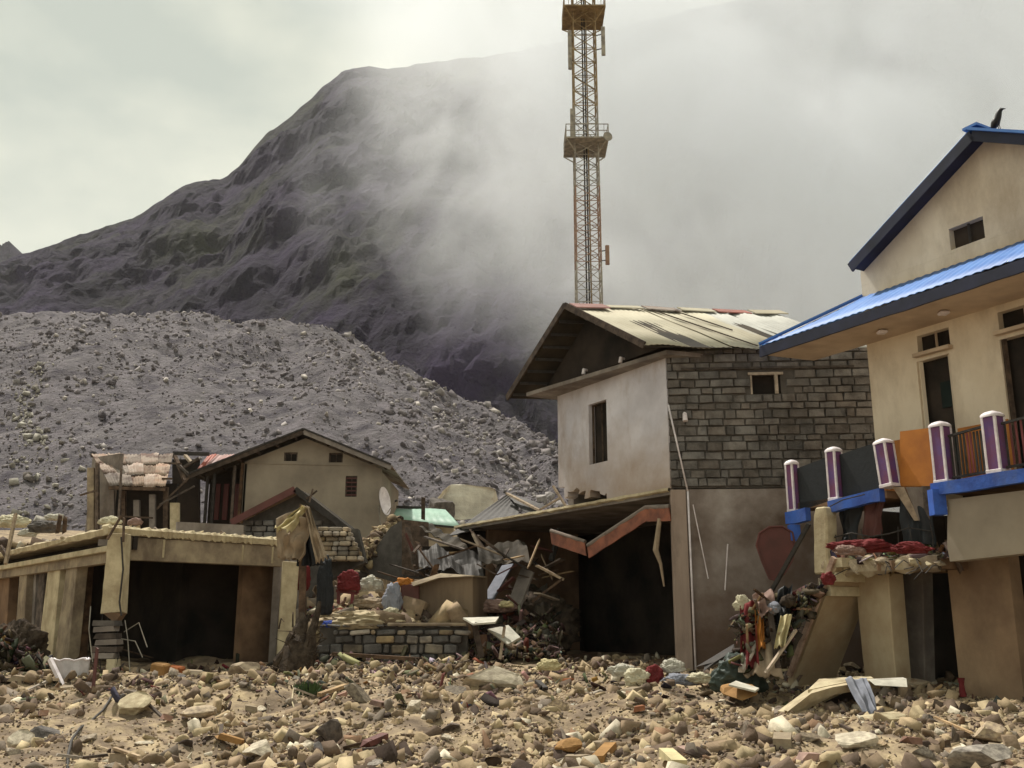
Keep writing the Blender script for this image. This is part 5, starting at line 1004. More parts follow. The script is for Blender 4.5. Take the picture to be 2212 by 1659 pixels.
# dark collapsed shop beside the alley
dk = thing('collapsed_shop', 'dark collapsed wooden shop front under fallen planks, mid-picture', 'shop', at(880, 1240, 30))
b = MB(); quadp(b, [(868, 1262, 30.5), (925, 1262, 30), (925, 1128, 30), (868, 1122, 30.5)], (0, .2, 0)); b.obj('front_boarding', WOOD, dk)
b = MB(); quadp(b, [(776, 1236, 31), (868, 1262, 30.5), (868, 1124, 30.5), (842, 1140, 30.8)], (0, .25, 0)); b.obj('side_wall', MORTAR, dk)
b = MB(); b.sheet(at(905, 1138, 30), at(1008, 1196, 28.2), at(1020, 1188, 29.2), at(930, 1130, 31), 5, .03, .02, 3, .15, 4); b.obj('fallen_roof_sheet', TINU, dk)
for a_, c_, m_ in (((918, 1160, 29.2), (1012, 1190, 28), WOOD), ((940, 1196, 28.5), (1016, 1192, 28), WOODL), ((902, 1172, 29), (925, 1235, 28.5), WOOD), ((880, 1140, 29.8), (900, 1240, 29.2), WOOD), ((905, 1230, 28.6), (950, 1212, 28.2), WOODL)): MB().beam(at(*a_), at(*c_), .16, .05, jit=.05).obj('fallen_plank', m_, dk)
b = MB(); b.wall(at(905, 1250, 29.6), at(1010, 1250, 29.6), at(905, 1180, 29.6), (0, .2, 0)); b.obj('dark_recess', DARKW, dk)
# diagonal stony bank
P, SZ = [], []
for _ in range(500):
    f = random.random(); u, v = 777 + 78 * f + random.gauss(0, 7), 1205 - 78 * f + random.gauss(0, 7); s_ = random.uniform(.04, .16); p = at(u, v, 30.4 + f * 2); P.append(tuple(p)); SZ.append((s_ * 1.3, s_, s_ * .7))
mass('stony_bank', RV1, P, SZ, tone_pick(len(P)) * .9, ROCKA, 'stony bank edge slanting up to the green roofed hut', 'stones')
b = MB(); b.prism([at(770, 1230, 30.8), at(776, 1206, 30.8), at(852, 1128, 32.8), at(872, 1128, 33), at(868, 1262, 31)], (0, .6, 0)); tag(b.obj('earth_bank', SANDY), 'dark earth bank slanting up to the green roofed hut', 'bank', kind='structure')
# layered stone remains right of the draped cloth
lw = thing('ruined_stone_corner', 'ruined layered stone wall corner beside the cloth-draped post', 'wall', at(735, 1215, 28))
for r_ in range(7):
    u = 690 + rr.uniform(-3, 3); v_ = 1212 - r_ * 10.5; end = 786 - r_ * 5
    while u < end:
        w_ = rr.uniform(12, 30); a, c = at(u, v_, 28), at(min(u + w_, end) - 1, v_ - 9.5, 28); b = MB(); b.box(((a.x + c.x) / 2, 28 + rr.uniform(-.1, .1), (a.z + c.z) / 2), ((c.x - a.x) / 2, .25, (c.z - a.z) / 2)); b.obj('stone', ROCK, lw, bevel=.025); u += w_
b = MB(); quadp(b, [(700, 1142, 28.4), (772, 1142, 28.4), (790, 1215, 28.4), (700, 1260, 28.4)], (0, .5, 0)); b.obj('core', MORTAR, lw)

# ------------------------------------------------------------------ cloth draped over the corner post
dc = thing('draped_cloth', 'yellow and tan cloth draped over a post at the corner of the concrete frame', 'cloth', at(650, 1215, 22.6))
for i, (q, m_, n_, amp) in enumerate([([(652, 1090, 22.4), (663, 1098, 22.4), (628, 1150, 22.2), (592, 1142, 22.3)], CY_YEL, 1.2, .13), ([(640, 1128, 22.5), (668, 1112, 22.4), (655, 1212, 22.4), (603, 1200, 22.5)], CY_TAN, 1.6, .14), ([(656, 1092, 22.4), (668, 1094, 22.4), (709, 1208, 22.3), (682, 1212, 22.3)], CY_TAN, 1.0, .1), ([(596, 1120, 22.9), (640, 1100, 22.9), (650, 1212, 22.9), (600, 1205, 22.9)], CY_TAN, 1.4, .08)]):
    b = MB(); folds(b, *q, n=n_, amp=amp, seed=i * 3.3); b.obj('cloth_fold', m_, dc, smooth=True)
b = MB(); folds(b, (652, 1110, 22.8), (672, 1110, 22.8), (700, 1222, 22.7), (640, 1222, 22.7), n=3, amp=.06, seed=9); b.obj('inner_shade_cloth', C_BLK, dc, smooth=True)  # black cloth put in as the shade inside the drape
plank('wooden_post', 'upright post holding the yellow and tan cloth', 'post', (652, 1445, 22.9), (655, 1092, 22.7), .14, .14, WOOD)
# splintered stump and root pile against the right column
sp_ = thing('splintered_stump', 'dark splintered tree stump with roots heaped against the concrete column', 'stump', gr(640, 1478))
sy = 21.6
for (pts, rr0) in (([(640, 1480, sy), (636, 1420, sy), (648, 1360, sy + .2), (652, 1325, sy + .4)], [.34, .26, .16, .07]), ([(672, 1485, sy), (660, 1430, sy), (672, 1370, sy), (690, 1300, sy + .3)], [.22, .2, .1, .04]), ([(596, 1478, sy - .2), (618, 1440, sy), (640, 1390, sy), (668, 1330, sy + .3)], [.1, .13, .14, .03]), ([(700, 1492, sy - .1), (672, 1450, sy), (650, 1430, sy)], [.06, .12, .2]), ([(586, 1462, sy), (606, 1420, sy), (634, 1370, sy)], [.05, .1, .1])):
    vs = [at(*p) for p in pts]; b = MB(); path, rad = [], []
    for i in range(len(vs) - 1):
        for k in range(4): f = k / 4; path.append(vs[i].lerp(vs[i + 1], f) + V((random.uniform(-.03, .03), random.uniform(-.03, .03), 0))); rad.append((rr0[i] + (rr0[i + 1] - rr0[i]) * f) * random.uniform(.8, 1.2))
    path.append(vs[-1]); rad.append(rr0[-1]); b.tube(path, rad, 10); b.obj('root', TREED, sp_)
for k in range(16):
    u0, v0 = random.uniform(590, 690), random.uniform(1350, 1480); MB().tube([at(u0, v0, sy - .2), at(u0 + random.uniform(-22, 22), v0 - random.uniform(10, 34), sy - .3), at(u0 + random.uniform(-40, 40), v0 - random.uniform(5, 40), sy - .4)], [.022, .014, .005], 5).obj('broken_root', TREED, sp_)
tag(heap('tarpaulin', None, None, 702, 1276, 30, 118, 23.6, C_BLK, 3, 1.2), 'long black sheet hanging narrow between the stump and the red rags', 'sheet')

# ------------------------------------------------------------------ low terrace wall of blocks
lwz = thing('terrace_wall', 'low dark block retaining wall with flat coping below the alley', 'wall', at(860, 1410, 24.5))
YW = 24.5; zW0, zW1 = at(800, 1432, YW).z, at(800, 1352, YW).z
a, c = at(688, 1400, YW), at(1010, 1400, YW); b = MB(); b.wall((a.x, YW + .08, zW0), (c.x, YW + .08, zW0), (a.x, YW + .08, zW1 - .03), (0, .35, 0)); wb = b.obj('core', MORTAR, lwz)
z = zW0
while z < zW1 - .06:
    h_ = rr.uniform(.11, .24); x = a.x + rr.uniform(-.1, .05)
    while x < c.x:
        w_ = rr.uniform(.12, .5); 
        if x > a.x - .05 and x + w_ < c.x + .1:
            b = MB(); b.box((x + w_ / 2, YW + .04, z + h_ / 2), (w_ / 2 - rr.uniform(.006, .03), .07 + rr.uniform(0, .07), max(.03, min(h_ * rr.uniform(.8, 1.05), zW1 - .02 - z) / 2 - .006)), Euler((R(rr.uniform(-4, 4)), R(rr.uniform(-6, 6)), R(rr.uniform(-9, 9)))).to_matrix()); b.obj('block', rr.choice([STONE, STONE, STONE, ROCK]), wb, bevel=.028)
        x += w_
    z += h_
b = MB(); p, q = at(838, 1348, YW), at(1008, 1345, YW); b.prism([(p.x, YW - .1, zW1), (q.x, YW - .1, zW1), (q.x, YW + .5, zW1), (p.x, YW + .5, zW1)], (0, 0, .07)); b.obj('coping', CONC, lwz, bevel=.01)
plank('plank', 'long dark plank lying at the foot of the low terrace wall', 'plank', (712, 1412, 23.6), (905, 1424, 23.6), .22, .08, WOOD)
heap('sand_mound', 'pale sandy mound with rubbish on top of the terrace wall', 'mound', 775, 1342, 176, 40, 25.2, mat('pale_sand', (0.5, 0.42, 0.28), (0.34, 0.27, 0.18), 1.5, .7, 10, .95), 2.2, 1.1)
heap('cloth', 'small crumpled blue cloth on the left end of the sandy mound', 'cloth', 711, 1352, 28, 17, 24.7, C_BLU, 8.2)
# concrete tank
tk = thing('concrete_tank', 'square brown concrete tank standing behind the low terrace wall', 'tank', at(955, 1340, 25.6))
b = MB(); quadp(b, [(893, 1340, 25.6), (1022, 1338, 25.4), (1021, 1243, 25.4), (893, 1252, 25.6)], (.35, 1.1, 0)); b.obj('body', mat('tank_render', (0.23, 0.17, 0.115), (0.13, 0.095, 0.07), 2, .3, 12, .9, stain=.5, stain_c=(.06, .045, .035), streak=True), tk, bevel=.02)
b = MB(); b.prism([at(888, 1258, 25.3), at(952, 1238, 25.5), at(1024, 1243, 25.3), at(1024, 1246, 25.3), at(948, 1248, 25.3), at(892, 1266, 25.2)], (.3, 1.0, .02)); b.obj('lid', CONC, tk)
b = MB(); quadp(b, [(862, 1340, 25.4), (905, 1342, 25.4), (905, 1262, 25.4), (866, 1262, 25.5)], (0, .5, 0)); tag(b.obj('red_crate', MAROOND, bevel=.02), 'dull red crate pressed against the left side of the concrete tank', 'crate')
# two white broken boards
bd = thing('broken_table', 'broken white table top tipped on a leaning leg beside the dark room', 'table', at(1075, 1425, 23.8))
b = MB(); quadp(b, [(1000, 1334, 24.2), (1078, 1332, 23.9), (1070, 1343, 23.2), (1022, 1347, 23.3)], (0, 0, -.04)); b.obj('upper_board', C_WHT, bd)
b = MB(); quadp(b, [(1052, 1359, 23.9), (1098, 1350, 24.2), (1124, 1376, 23.8), (1096, 1392, 23.4)], (.02, .05, -.04)); b.obj('lower_board', C_WHT, bd)
MB().beam(at(1080, 1424, 23.6), at(1090, 1352, 23.7), .07).obj('leg', WOODL, bd); MB().beam(at(1040, 1420, 23.6), at(1024, 1345, 23.6), .14, .09).obj('leg', WOOD, bd); MB().beam(at(1026, 1346, 23.4), at(1090, 1352, 23.6), .05).obj('rail', IRON, bd)
# cloths and rubbish in the alley
for a_ in [('bag', 'white plastic bag heaped in the alley left of the orange bundle', 'bag', 801, 1264, 42, 30, 26.5, C_WHT, 1.0), ('bundle', 'bright orange cloth bundle on top of the rubbish by the tank', 'bundle', 874, 1260, 34, 20, 25.6, C_ORG, 2.0), ('cloth', 'dark red cloth hanging over a broken chair in the alley', 'cloth', 752, 1258, 44, 40, 26.0, C_RED, 3.0), ('cloth', 'dark red rag behind the cream column', 'cloth', 655, 1250, 22, 60, 24.6, C_RED, 4.1),
           ('rag_pile', 'grey and white rag pile slumped beside the orange bundle', 'rag pile', 848, 1298, 32, 62, 25.4, C_GRY, 5.0), ('bag', 'small pale bag at the foot of the grey rag pile', 'bag', 845, 1325, 30, 20, 25.0, CAPW, 6.0), ('cloth', 'pale brown cloth hump in the middle of the alley', 'cloth', 800, 1306, 70, 22, 26, CY_TAN, 7.0),
           ('rag_pile', 'pinkish rubbish heap at the mouth of the dark room', 'rag pile', 1068, 1312, 76, 26, 26.4, PINK, 8.0), ('bag', 'small yellow bag on the pinkish rubbish heap', 'bag', 1094, 1306, 26, 14, 26.0, CY_YEL, 9.0),
           ('sack', 'yellowish crumpled sack by the foot of the thin post', 'sack', 1186, 1438, 44, 22, 20.6, CY_YEL, 12.0), ('sack', 'white sack crumpled in front of the shop plinth', 'sack', 1346, 1450, 48, 24, 20.2, C_WHT, 13.0), ('sack', 'greyish sack slumped to the right of the white sack', 'sack', 1376, 1466, 44, 36, 19.8, CAPW, 13.7), ('bundle', 'dark red bundle at the foot of the corner column', 'bundle', 1414, 1464, 32, 44, 19.8, C_RED, 14.0), ('bag', 'shiny white bag leaning on the red bundle', 'bag', 1452, 1440, 40, 26, 19.9, C_WHT, 15.0), ('bag', 'dark folded sheet right of the red bundle', 'sheet', 1470, 1470, 60, 24, 19.6, C_GRY, 16.0), ('sack', 'pale sack left of the dark green tarp', 'sack', 1515, 1466, 48, 22, 19.4, CAPW, 16.5),
           ('cloth', 'crumpled white rag on the rubble right of centre', 'cloth', 1240, 1530, 22, 16, 16.5, C_WHT, 17.0), ('cloth', 'small maroon rag on the rubble right of centre', 'cloth', 1270, 1532, 30, 18, 16.5, C_RED, 18.0), ('cloth', 'dark grey rag on the rubble just left of the white scrap', 'cloth', 1220, 1540, 34, 20, 16.4, C_GRY, 19.0)]:
    heap(*a_)
ch = thing('broken_chair', 'broken dark red chair frame standing under the red cloth in the alley', 'chair', at(750, 1320, 26))
for (p, q) in (((732, 1276, 26), (730, 1322, 25.9)), ((762, 1280, 26), (760, 1312, 25.9)), ((726, 1276, 26), (772, 1282, 26)), ((772, 1282, 26), (772, 1240, 26))): MB().beam(at(*p), at(*q), .08).obj('leg' if p[1] < q[1] and abs(p[0] - q[0]) < 5 else 'rail', MAROON, ch)
# rubbish inside the dark room
for k, (a_, c_, w_, m_, lab) in enumerate([((1045, 1310, 27), (1095, 1225, 28), .35, C_GRY, 'grey slab leaning steeply inside the dark room'), ((1110, 1310, 26.6), (1140, 1232, 27), .5, CONCG, 'broad broken board leaning in the dark room'), ((1160, 1222, 26.2), (1218, 1252, 25.9), .12, WOODL, 'pale timber sticking out beside the thin post'), ((1150, 1300, 26), (1215, 1250, 25.9), .1, WOOD, 'dark timber crossing below the pale one by the thin post')]):
    plank('board', lab, 'board', a_, c_, w_, .06, m_)
heap('rubble_heap', 'dark earth heap filling the lower part of the dark room', 'heap', 1130, 1360, 190, 130, 27.4, TREED, 31.0, 1.4)
# debris against the stair
plank('pole', 'dark pole leaning diagonally from the balcony bracket to the debris', 'pole', (1747, 1132, 18.3), (1656, 1296, 18.9), .07, .07, IRON)
w_ = MB(); w_.tube([at(1793, 1094, 17.6), at(1820, 1080, 17.6), at(1868, 1068, 17.4)], .012, 6); tag(w_.obj('cable', IRON), 'thin black cable arching from the broken cream column to the balcony', 'cable')
dm = thing('tin_drum_lid', 'round maroon metal sheet standing on edge against the grey plaster wall', 'metal sheet', at(1676, 1252, 19.8))
b = MB(); pts = [(1662, 1250), (1645, 1210), (1634, 1178), (1640, 1152), (1662, 1138), (1690, 1137), (1712, 1150), (1718, 1180), (1712, 1210), (1694, 1240), (1676, 1254)]; quadp(b, [(u, v, 19.7) for u, v in pts], (.02, .06, 0)); b.obj('sheet', MAROOND, dm, bevel=.01)
b = MB(); p_ = [at(u, v, 19.68) for u, v in pts]; b.tube(p_ + [p_[0]], .02, 6); b.obj('rolled_rim', MAROOND, dm)
for a_ in [ ('cloth', 'cream rag bent over the left top of the stair debris', 'cloth', 1604, 1306, 30, 30, 18.7, CAPW, 23.0),
            ('cloth', 'small magenta rag stuck on the stair edge', 'cloth', 1790, 1252, 24, 26, 17.4, C_RED, 26.0), ('rubble_heap', 'dark heap of mixed rubbish leaning against the stair', 'heap', 1655, 1385, 90, 130, 19.1, TREED, 27.0)]:
    heap(*a_)
for k, (u, v, m_, lab) in enumerate([(1668, 1316, C_GRY, 'shiny grey pot in the stair debris'), (1668, 1364, IRON, 'black pot lying lower in the stair debris'), (1700, 1300, TREED, 'brown pot near the top of the stair debris')]):
    c = at(u, v, 18.3); b = MB(); d_ = V((.3, -.8, .3)).normalized(); b.tube([c - d_ * .12, c - d_ * .11, c, c + d_ * .09, c + d_ * .12, c + d_ * .11], [.05, .09, .12, .1, .11, .09], 14); tag(b.obj('pot', m_, smooth=True), lab, 'pot')
for k in range(14):
    v0 = random.uniform(1290, 1440); u0 = random.uniform(1600, 1760 - (v0 - 1270) * .5); a = random.uniform(-1.2, 1.2); L_ = random.uniform(30, 80)
    mt_, cn = random.choice([(WOOD, 'dark'), (WOODL, 'pale'), (WOOD, 'dark')]); lb_ = f"{'long' if L_ > 55 else 'short'} {cn} stick leaning {'right' if a > 0 else 'left'} {'high' if v0 < 1360 else 'low'} in the stair debris"
    plank('stick', lb_, 'stick', (u0, v0, 18.5), (u0 + math.sin(a) * L_, v0 - math.cos(a) * L_, 18.2 + random.uniform(-.3, .3)), random.uniform(.03, .07), .03, mt_, lb_.replace('stick ', 'sticks '))
for k, (q, m_, nf, lab) in enumerate([([(1598, 1308, 18.6), (1632, 1296, 18.5), (1642, 1440, 18.2), (1600, 1446, 18.3)], C_RED, 1.8, 'dark red cloth hanging from the debris at the stair foot'), ([(1630, 1318, 18.4), (1648, 1312, 18.4), (1654, 1400, 18.2), (1634, 1404, 18.2)], C_ORG, 1.2, 'orange strip of cloth beside the dark red cloth'), ([(1626, 1284, 18.4), (1668, 1272, 18.5), (1676, 1318, 18.2), (1640, 1330, 18.2)], PINK, 1.6, 'faded pink cloth draped at the top of the stair debris'),
        ([(1664, 1300, 18.9), (1744, 1262, 18.9), (1716, 1340, 18.8), (1660, 1400, 18.8)], MAROOND, 3, 'dull maroon sheet sagging behind the stair debris'), ([(1680, 1276, 18.5), (1712, 1262, 18.5), (1704, 1340, 18.2), (1676, 1350, 18.2)], C_BLK, 1.5, 'black torn sheet in the middle of the stair debris')]):
    b = MB(); folds(b, *q, n=nf, amp=.07, seed=k * 5.3 + 1); tag(b.obj('cloth', m_, smooth=True), lab, 'cloth')
for k, (a_, c_, w__, m_, lab) in enumerate([((1600, 1450, 18.2), (1664, 1330, 18.6), .16, WOODL, 'broad pale board leaning against the stair debris'), ((1680, 1440, 18.0), (1660, 1300, 18.3), .1, WOOD, 'dark board leaning across the stair debris'), ((1655, 1452, 17.9), (1720, 1360, 18.0), .09, WOODL, 'pale stick crossing the foot of the stair'), ((1520, 1440, 19.6), (1586, 1400, 19.7), .5, IRON, 'dark box-like board standing left of the green tarp')]):
    plank('board', lab, 'board', a_, c_, w__, .04, m_)
heap('rubble_heap', 'dark brown heap of twigs and rubbish before the far left pillars', 'heap', 26, 1412, 120, 110, 22.6, TREED, 51.0, 1.8); 
b = MB(); folds(b, (1618, 1350, 18.7), (1672, 1336, 18.5), (1690, 1462, 17.9), (1606, 1458, 18.2), n=2.2, amp=.07, seed=2.2); tag(b.obj('cloth', CY_TAN, smooth=True), 'long tan cloth spilling down to the ground below the stair', 'cloth')
b = MB(); folds(b, (1686, 1330, 18.1), (1712, 1326, 18.1), (1694, 1398, 17.9), (1672, 1398, 17.9), n=1.6, amp=.05, seed=6.2); tag(b.obj('cloth', CY_YEL, smooth=True), 'light tan cloth hanging against the stair edge', 'cloth')
def litter(name, label, n, fn_, s0_=.02, cap=.13, k=1.0, red=.05):
    P, SZ, T = [], [], []
    pal = [(.25, .19, .13), (.12, .09, .07), (.045, .036, .032), (.42, .35, .25), (.17, .135, .11), (.5, .46, .4)]
    for _ in range(n):
        p = fn_(); s = min(cap, s0_ * random.paretovariate(1.3)); P.append(tuple(p)); SZ.append((s * random.uniform(1, 3), s * random.uniform(.4, 1), s * random.uniform(.1, .4)))
        c = random.choice([(.17, .035, .035), (.26, .13, .05), (.2, .1, .09), (.1, .1, .15)]) if random.random() < red else random.choices(pal, [.27, .25, .18, .13, .12, .05])[0]; T.append([x * random.uniform(.7, 1.2) * k for x in c])
    return mass(name, RVS + RV0[:3], P, SZ, np.array(T), ROCKA, label, 'litter')
def stairlit():
    f = random.random() ** .8; u = 1782 - 185 * f + random.gauss(0, 9); top = 1262 + 70 * f; v = random.uniform(top, min(1452, top + 40 + 150 * min(1, f * 1.6))); v = min(v, 1450)
    if random.random() < .5: v = top + abs(random.gauss(0, 18))
    u = min(u, 1790 - (v - 1245) * .52 - random.uniform(0, 25))
    return at(u, v, interp(v, [(1260, 18.6), (1450, 18.3)]) + random.uniform(-.1, .35))
litter('stair_litter', 'mixed rubbish, splinters and rags heaped down the side of the stair', 1300, stairlit, .013, .09, .6)
litter('pillar_litter', 'splinters and dark rubbish piled in front of the far left pillars', 500, lambda: (lambda u: at(u, random.triangular(1350 + abs(u) * .7, 1450, 1445), random.uniform(21.6, 22.6)))(random.uniform(-30, 110)), .02, .12, .6)
litter('wall_foot_litter', 'stones, splinters and mud clods banked against the low terrace wall', 260, lambda: (lambda u: gp(at(u, 1420, 23.8).x, random.uniform(23.2, 24.35), random.uniform(0, .12)))(random.uniform(690, 1010)), .028, .16, 1.0, .02)
litter('landing_litter', 'crumbled bricks and rubbish spread on the ruined landing', 420, lambda: fr_[0].lerp(fr_[-1], random.random()) + bi * random.uniform(-.05, .9) + UP * abs(random.gauss(0, .06)), .025, .13, 1.1, .12)
litter('room_litter', 'dark rubbish covering the floor of the open dark room', 700, lambda: (lambda u, v: at(u, v, interp(v, [(1280, 27.5), (1420, 24.5)])))(random.uniform(1010, 1215), random.triangular(1300, 1425, 1415)), .025, .14, .6)
litter('alley_litter', 'rags, splinters and small rubbish among the alley stones', 600, lambda: (lambda x, y: gp(x, y, random.uniform(0, .15)))(random.uniform(-5.3, -1.6), random.uniform(25.2, 30)), .03, .16, .9, .1)
litter('foot_litter', 'wood splinters and rubbish strewn along the foot of the buildings', 900, lambda: gr(random.uniform(-20, 2200), random.triangular(1425, 1540, 1450)) + UP * .03, .018, .1, .9, .1)
for k in range(46):
    u0, v0 = random.uniform(880, 1200), random.uniform(1190, 1320); a = random.uniform(-1.4, 1.4); L_ = random.uniform(30, 110); Y_ = random.uniform(25.9, 28.5)
    wd_ = random.uniform(.06, .22); mt_, cn = random.choice([(WOOD, 'dark brown'), (WOOD, 'dark brown'), (IRON, 'black'), (MAROOND, 'dull maroon'), (WOODL, 'pale')])
    where = 'above the concrete tank' if u0 < 1000 else ('over the mouth of the dark room' if u0 < 1100 else 'inside the dark room near the thin post')
    lb_ = f"{'long' if L_ > 70 else 'short'} {cn} {'board' if wd_ > .14 else 'lath'} {'high' if v0 < 1255 else 'low'} in the tangle {where}"
    plank('broken_plank', lb_, 'plank', (u0, v0, Y_), (u0 + math.sin(a) * L_, v0 - math.cos(a) * L_ * .6, Y_ + random.uniform(-.6, .6)), wd_, .035, mt_, lb_.replace('board', 'boards').replace('lath', 'laths'))
for k, (u, v, w__, h__, m_, lab) in enumerate([(1000, 1215, 90, 44, IRON, 'dark buckled roofing sheet above the right end of the tank'), (1090, 1190, 110, 30, TINU, 'dark roofing sheet hanging under the slab edge'), (940, 1200, 70, 40, IRON, 'small dark rusty sheet lying on the tangle above the tank'), (1150, 1290, 80, 60, TINU, 'dark bent sheet leaning inside the dark room')]):
    b = MB(); b.sheet(at(u - w__ / 2, v + h__ / 2, 26.8), at(u + w__ / 2, v + h__ * .7, 26.4), at(u + w__ * .4, v - h__ / 2, 27.6), at(u - w__ * .55, v - h__ * .3, 27.8), 5, .02, .012, 6, .3, k * 2.1); tag(b.obj('roofing_sheet', m_), lab, 'roofing sheet')
for k, (u0, u1, ub0, ub1, vb, m_, lab) in enumerate([(1812, 1862, 1818, 1850, 1172, C_BLK, 'added black cloth for the shade under the balcony left of the gap'), (1866, 1910, 1862, 1900, 1158, MAROOND, 'added dark maroon cloth for the shade under the balcony at the gap'), (1940, 2010, 1950, 2020, 1178, C_BLK, 'added black sheet for the shade in the gap of the balcony')]):
    b = MB(); folds(b, bp_(u0, 1088 - k * 8, BO - .12), bp_(u1, 1082 - k * 8, BO - .12), bp_(ub1, vb, BO - .1), bp_(ub0, vb, BO - .1), n=2.5, amp=.05, seed=k * 4.1 + .5); tag(b.obj('cloth', m_, smooth=True), lab, 'cloth')  # cloths added as a dark backing for the shade below the balcony
b = MB()
rlx = thing('bent_railing', 'bent black iron railing standing on the ruined landing', 'railing', fr_[2])
for k in range(7):
    p = fr_[1].lerp(fr_[-2], k / 6) + UP * .03; MB().tube([p, p + UP * .3 + fn * random.uniform(-.06, .06), p + UP * random.uniform(.45, .6) + fd * random.uniform(-.1, .1)], .011, 6).obj('bar', IRON, rlx)
MB().tube([fr_[1].lerp(fr_[-2], f / 5) + UP * (.5 + .06 * math.sin(f * 2)) for f in range(6)], .014, 6).obj('top_rail', IRON, rlx)
for k in range(9):
    f = random.random(); p = fr_[0].lerp(fr_[-1], f) - UP * .1; MB().tube([p, p + fn * .2 + UP * random.uniform(-.1, .1), p + fn * random.uniform(.2, .4) + UP * random.uniform(-.35, .05) + fd * random.uniform(-.2, .2)], .009, 5).obj('rebar', IRON, bh)
for k in range(16):
    f = (k + random.random()) / 16; p = fr_[0].lerp(fr_[-1], f) + fn * random.uniform(-.02, .08) + UP * random.uniform(-.1, .06); s = random.uniform(.07, .14); tag(rock_obj('concrete_chunk', p, (s * 1.3, s, s * .8), (random.uniform(0, 3), random.uniform(0, 3), 0), random.choice([CONCY, CONC, PALE]), 'broken concrete chunk on the crumbled front edge of the ruined landing'), 'broken concrete chunk on the crumbled front edge of the ruined landing', 'concrete chunk', 'chunks on the landing edge')
# things on the landing
for k in range(12):
    f = random.random(); p = fr_[0].lerp(fr_[-1], .1 + .85 * f) + bi * random.uniform(.1, .5) + UP * .08; b = MB(); b.box(p, (random.uniform(.06, .12), .06, random.uniform(.04, .08)), Euler((random.uniform(-.4, .4), random.uniform(-.3, .3), random.uniform(0, 3))).to_matrix()); tag(b.obj('brick', BRICK, bevel=.012), 'broken brick lying on the ruined landing under the balcony', 'brick', 'bricks on the landing')
heap('cloth', 'dark red cloth spread on the ruined landing', 'cloth', 1862, 1182, 110, 26, 16.9, C_RED, 33.0); heap('cloth', 'dark red cloth scrap at the right end of the landing', 'cloth', 1968, 1186, 70, 22, 16.4, C_RED, 34.0)
heap('rag_pile', 'pale pink and cream scraps at the left of the landing', 'rag pile', 1838, 1190, 60, 20, 16.7, PINK, 35.0)
# green tarp dome, ochre box, slab with cavity, grey cloth
heap('tarpaulin', 'dark green domed tarp on the rubble before the stone house', 'tarp', 1592, 1460, 94, 76, 18.6, C_GRN, 41.0, .7)
b = MB(); quadp(b, [(1560, 1500, 17.7), (1604, 1514, 17.4), (1638, 1500, 17.5), (1634, 1484, 17.6), (1596, 1478, 17.9), (1562, 1486, 17.8)], (.05, .45, .02)); tag(b.obj('crate', C_OCH, bevel=.02), 'ochre box with pale lid under the dark green tarp', 'box')
b = MB(); b.prism([at(1574, 1482, 17.5), at(1632, 1496, 17.3), at(1640, 1490, 17.6), at(1590, 1474, 17.9)], (0, 0, .03)); tag(b.obj('board', C_WHT), 'small white board lying on the ochre box', 'board')
fs_ = thing('fallen_slab', 'tilted broken concrete slab with a dark hollow under it', 'slab', at(1780, 1540, 16.2))
b = MB(); top_ = [(1680, 1536, 16.6), (1740, 1492, 16.6), (1775, 1472, 16.8), (1850, 1466, 16.8), (1852, 1476, 16.3), (1800, 1484, 16.2), (1752, 1498, 16.1), (1700, 1538, 16.2)]; b.prism([at(*p) for p in top_], (0.05, .1, -.12)); b.prism([at(1745, 1490, 16.5), at(1852, 1468, 16.5), at(1900, 1475, 16.8), at(1880, 1460, 17.8), at(1770, 1466, 17.6)], (0, 0, -.1)); b.obj('slab', CONCY, fs_)
b = MB(); quadp(b, [(1752, 1540, 16.9), (1880, 1540, 16.9), (1870, 1480, 17.1), (1760, 1486, 17.1)], (0, .5, 0)); b.obj('hollow_shade_block', DARKW, fs_);  # solid dark block painted as the shade under the slab
for (u, v, w_) in ((1736, 1530, 34), (1900, 1520, 30)): p = at(u, v, 16.4); b = MB(); b.add([p + V((q[0] * w_ * .0078 * .5, q[1] * .15, q[2] * .18)) for q in RV2[3][0]], [tuple(map(int, f)) for f in RV2[3][1]]); b.obj('propping_stone', ROCK, fs_)
gc = MB(); folds(gc, (1826, 1464, 16.2), (1872, 1462, 16.2), (1898, 1536, 15.7), (1866, 1544, 15.7), n=2.5, amp=.05, seed=4.4); tag(gc.obj('cloth', C_GRY, smooth=True), 'grey-blue shiny cloth hanging over the front of the fallen slab', 'cloth')
b = MB(); quadp(b, [(1878, 1470, 16.4), (1958, 1466, 16.6), (1960, 1484, 16.3), (1890, 1480, 16.2)], (.1, .4, 0)); tag(b.obj('broken_board', C_WHT), 'white broken board on the rubble right of the grey-blue cloth', 'board')
b = MB(); c = gr(2170 - 90, 1505); b.tube([c, c + UP * .1, c + UP * .2, c + UP * .3], [.07, .05, .04, .06], 10); tag(b.obj('stub', C_RED), 'small dark red stub sticking from the rubble at right', 'stub')
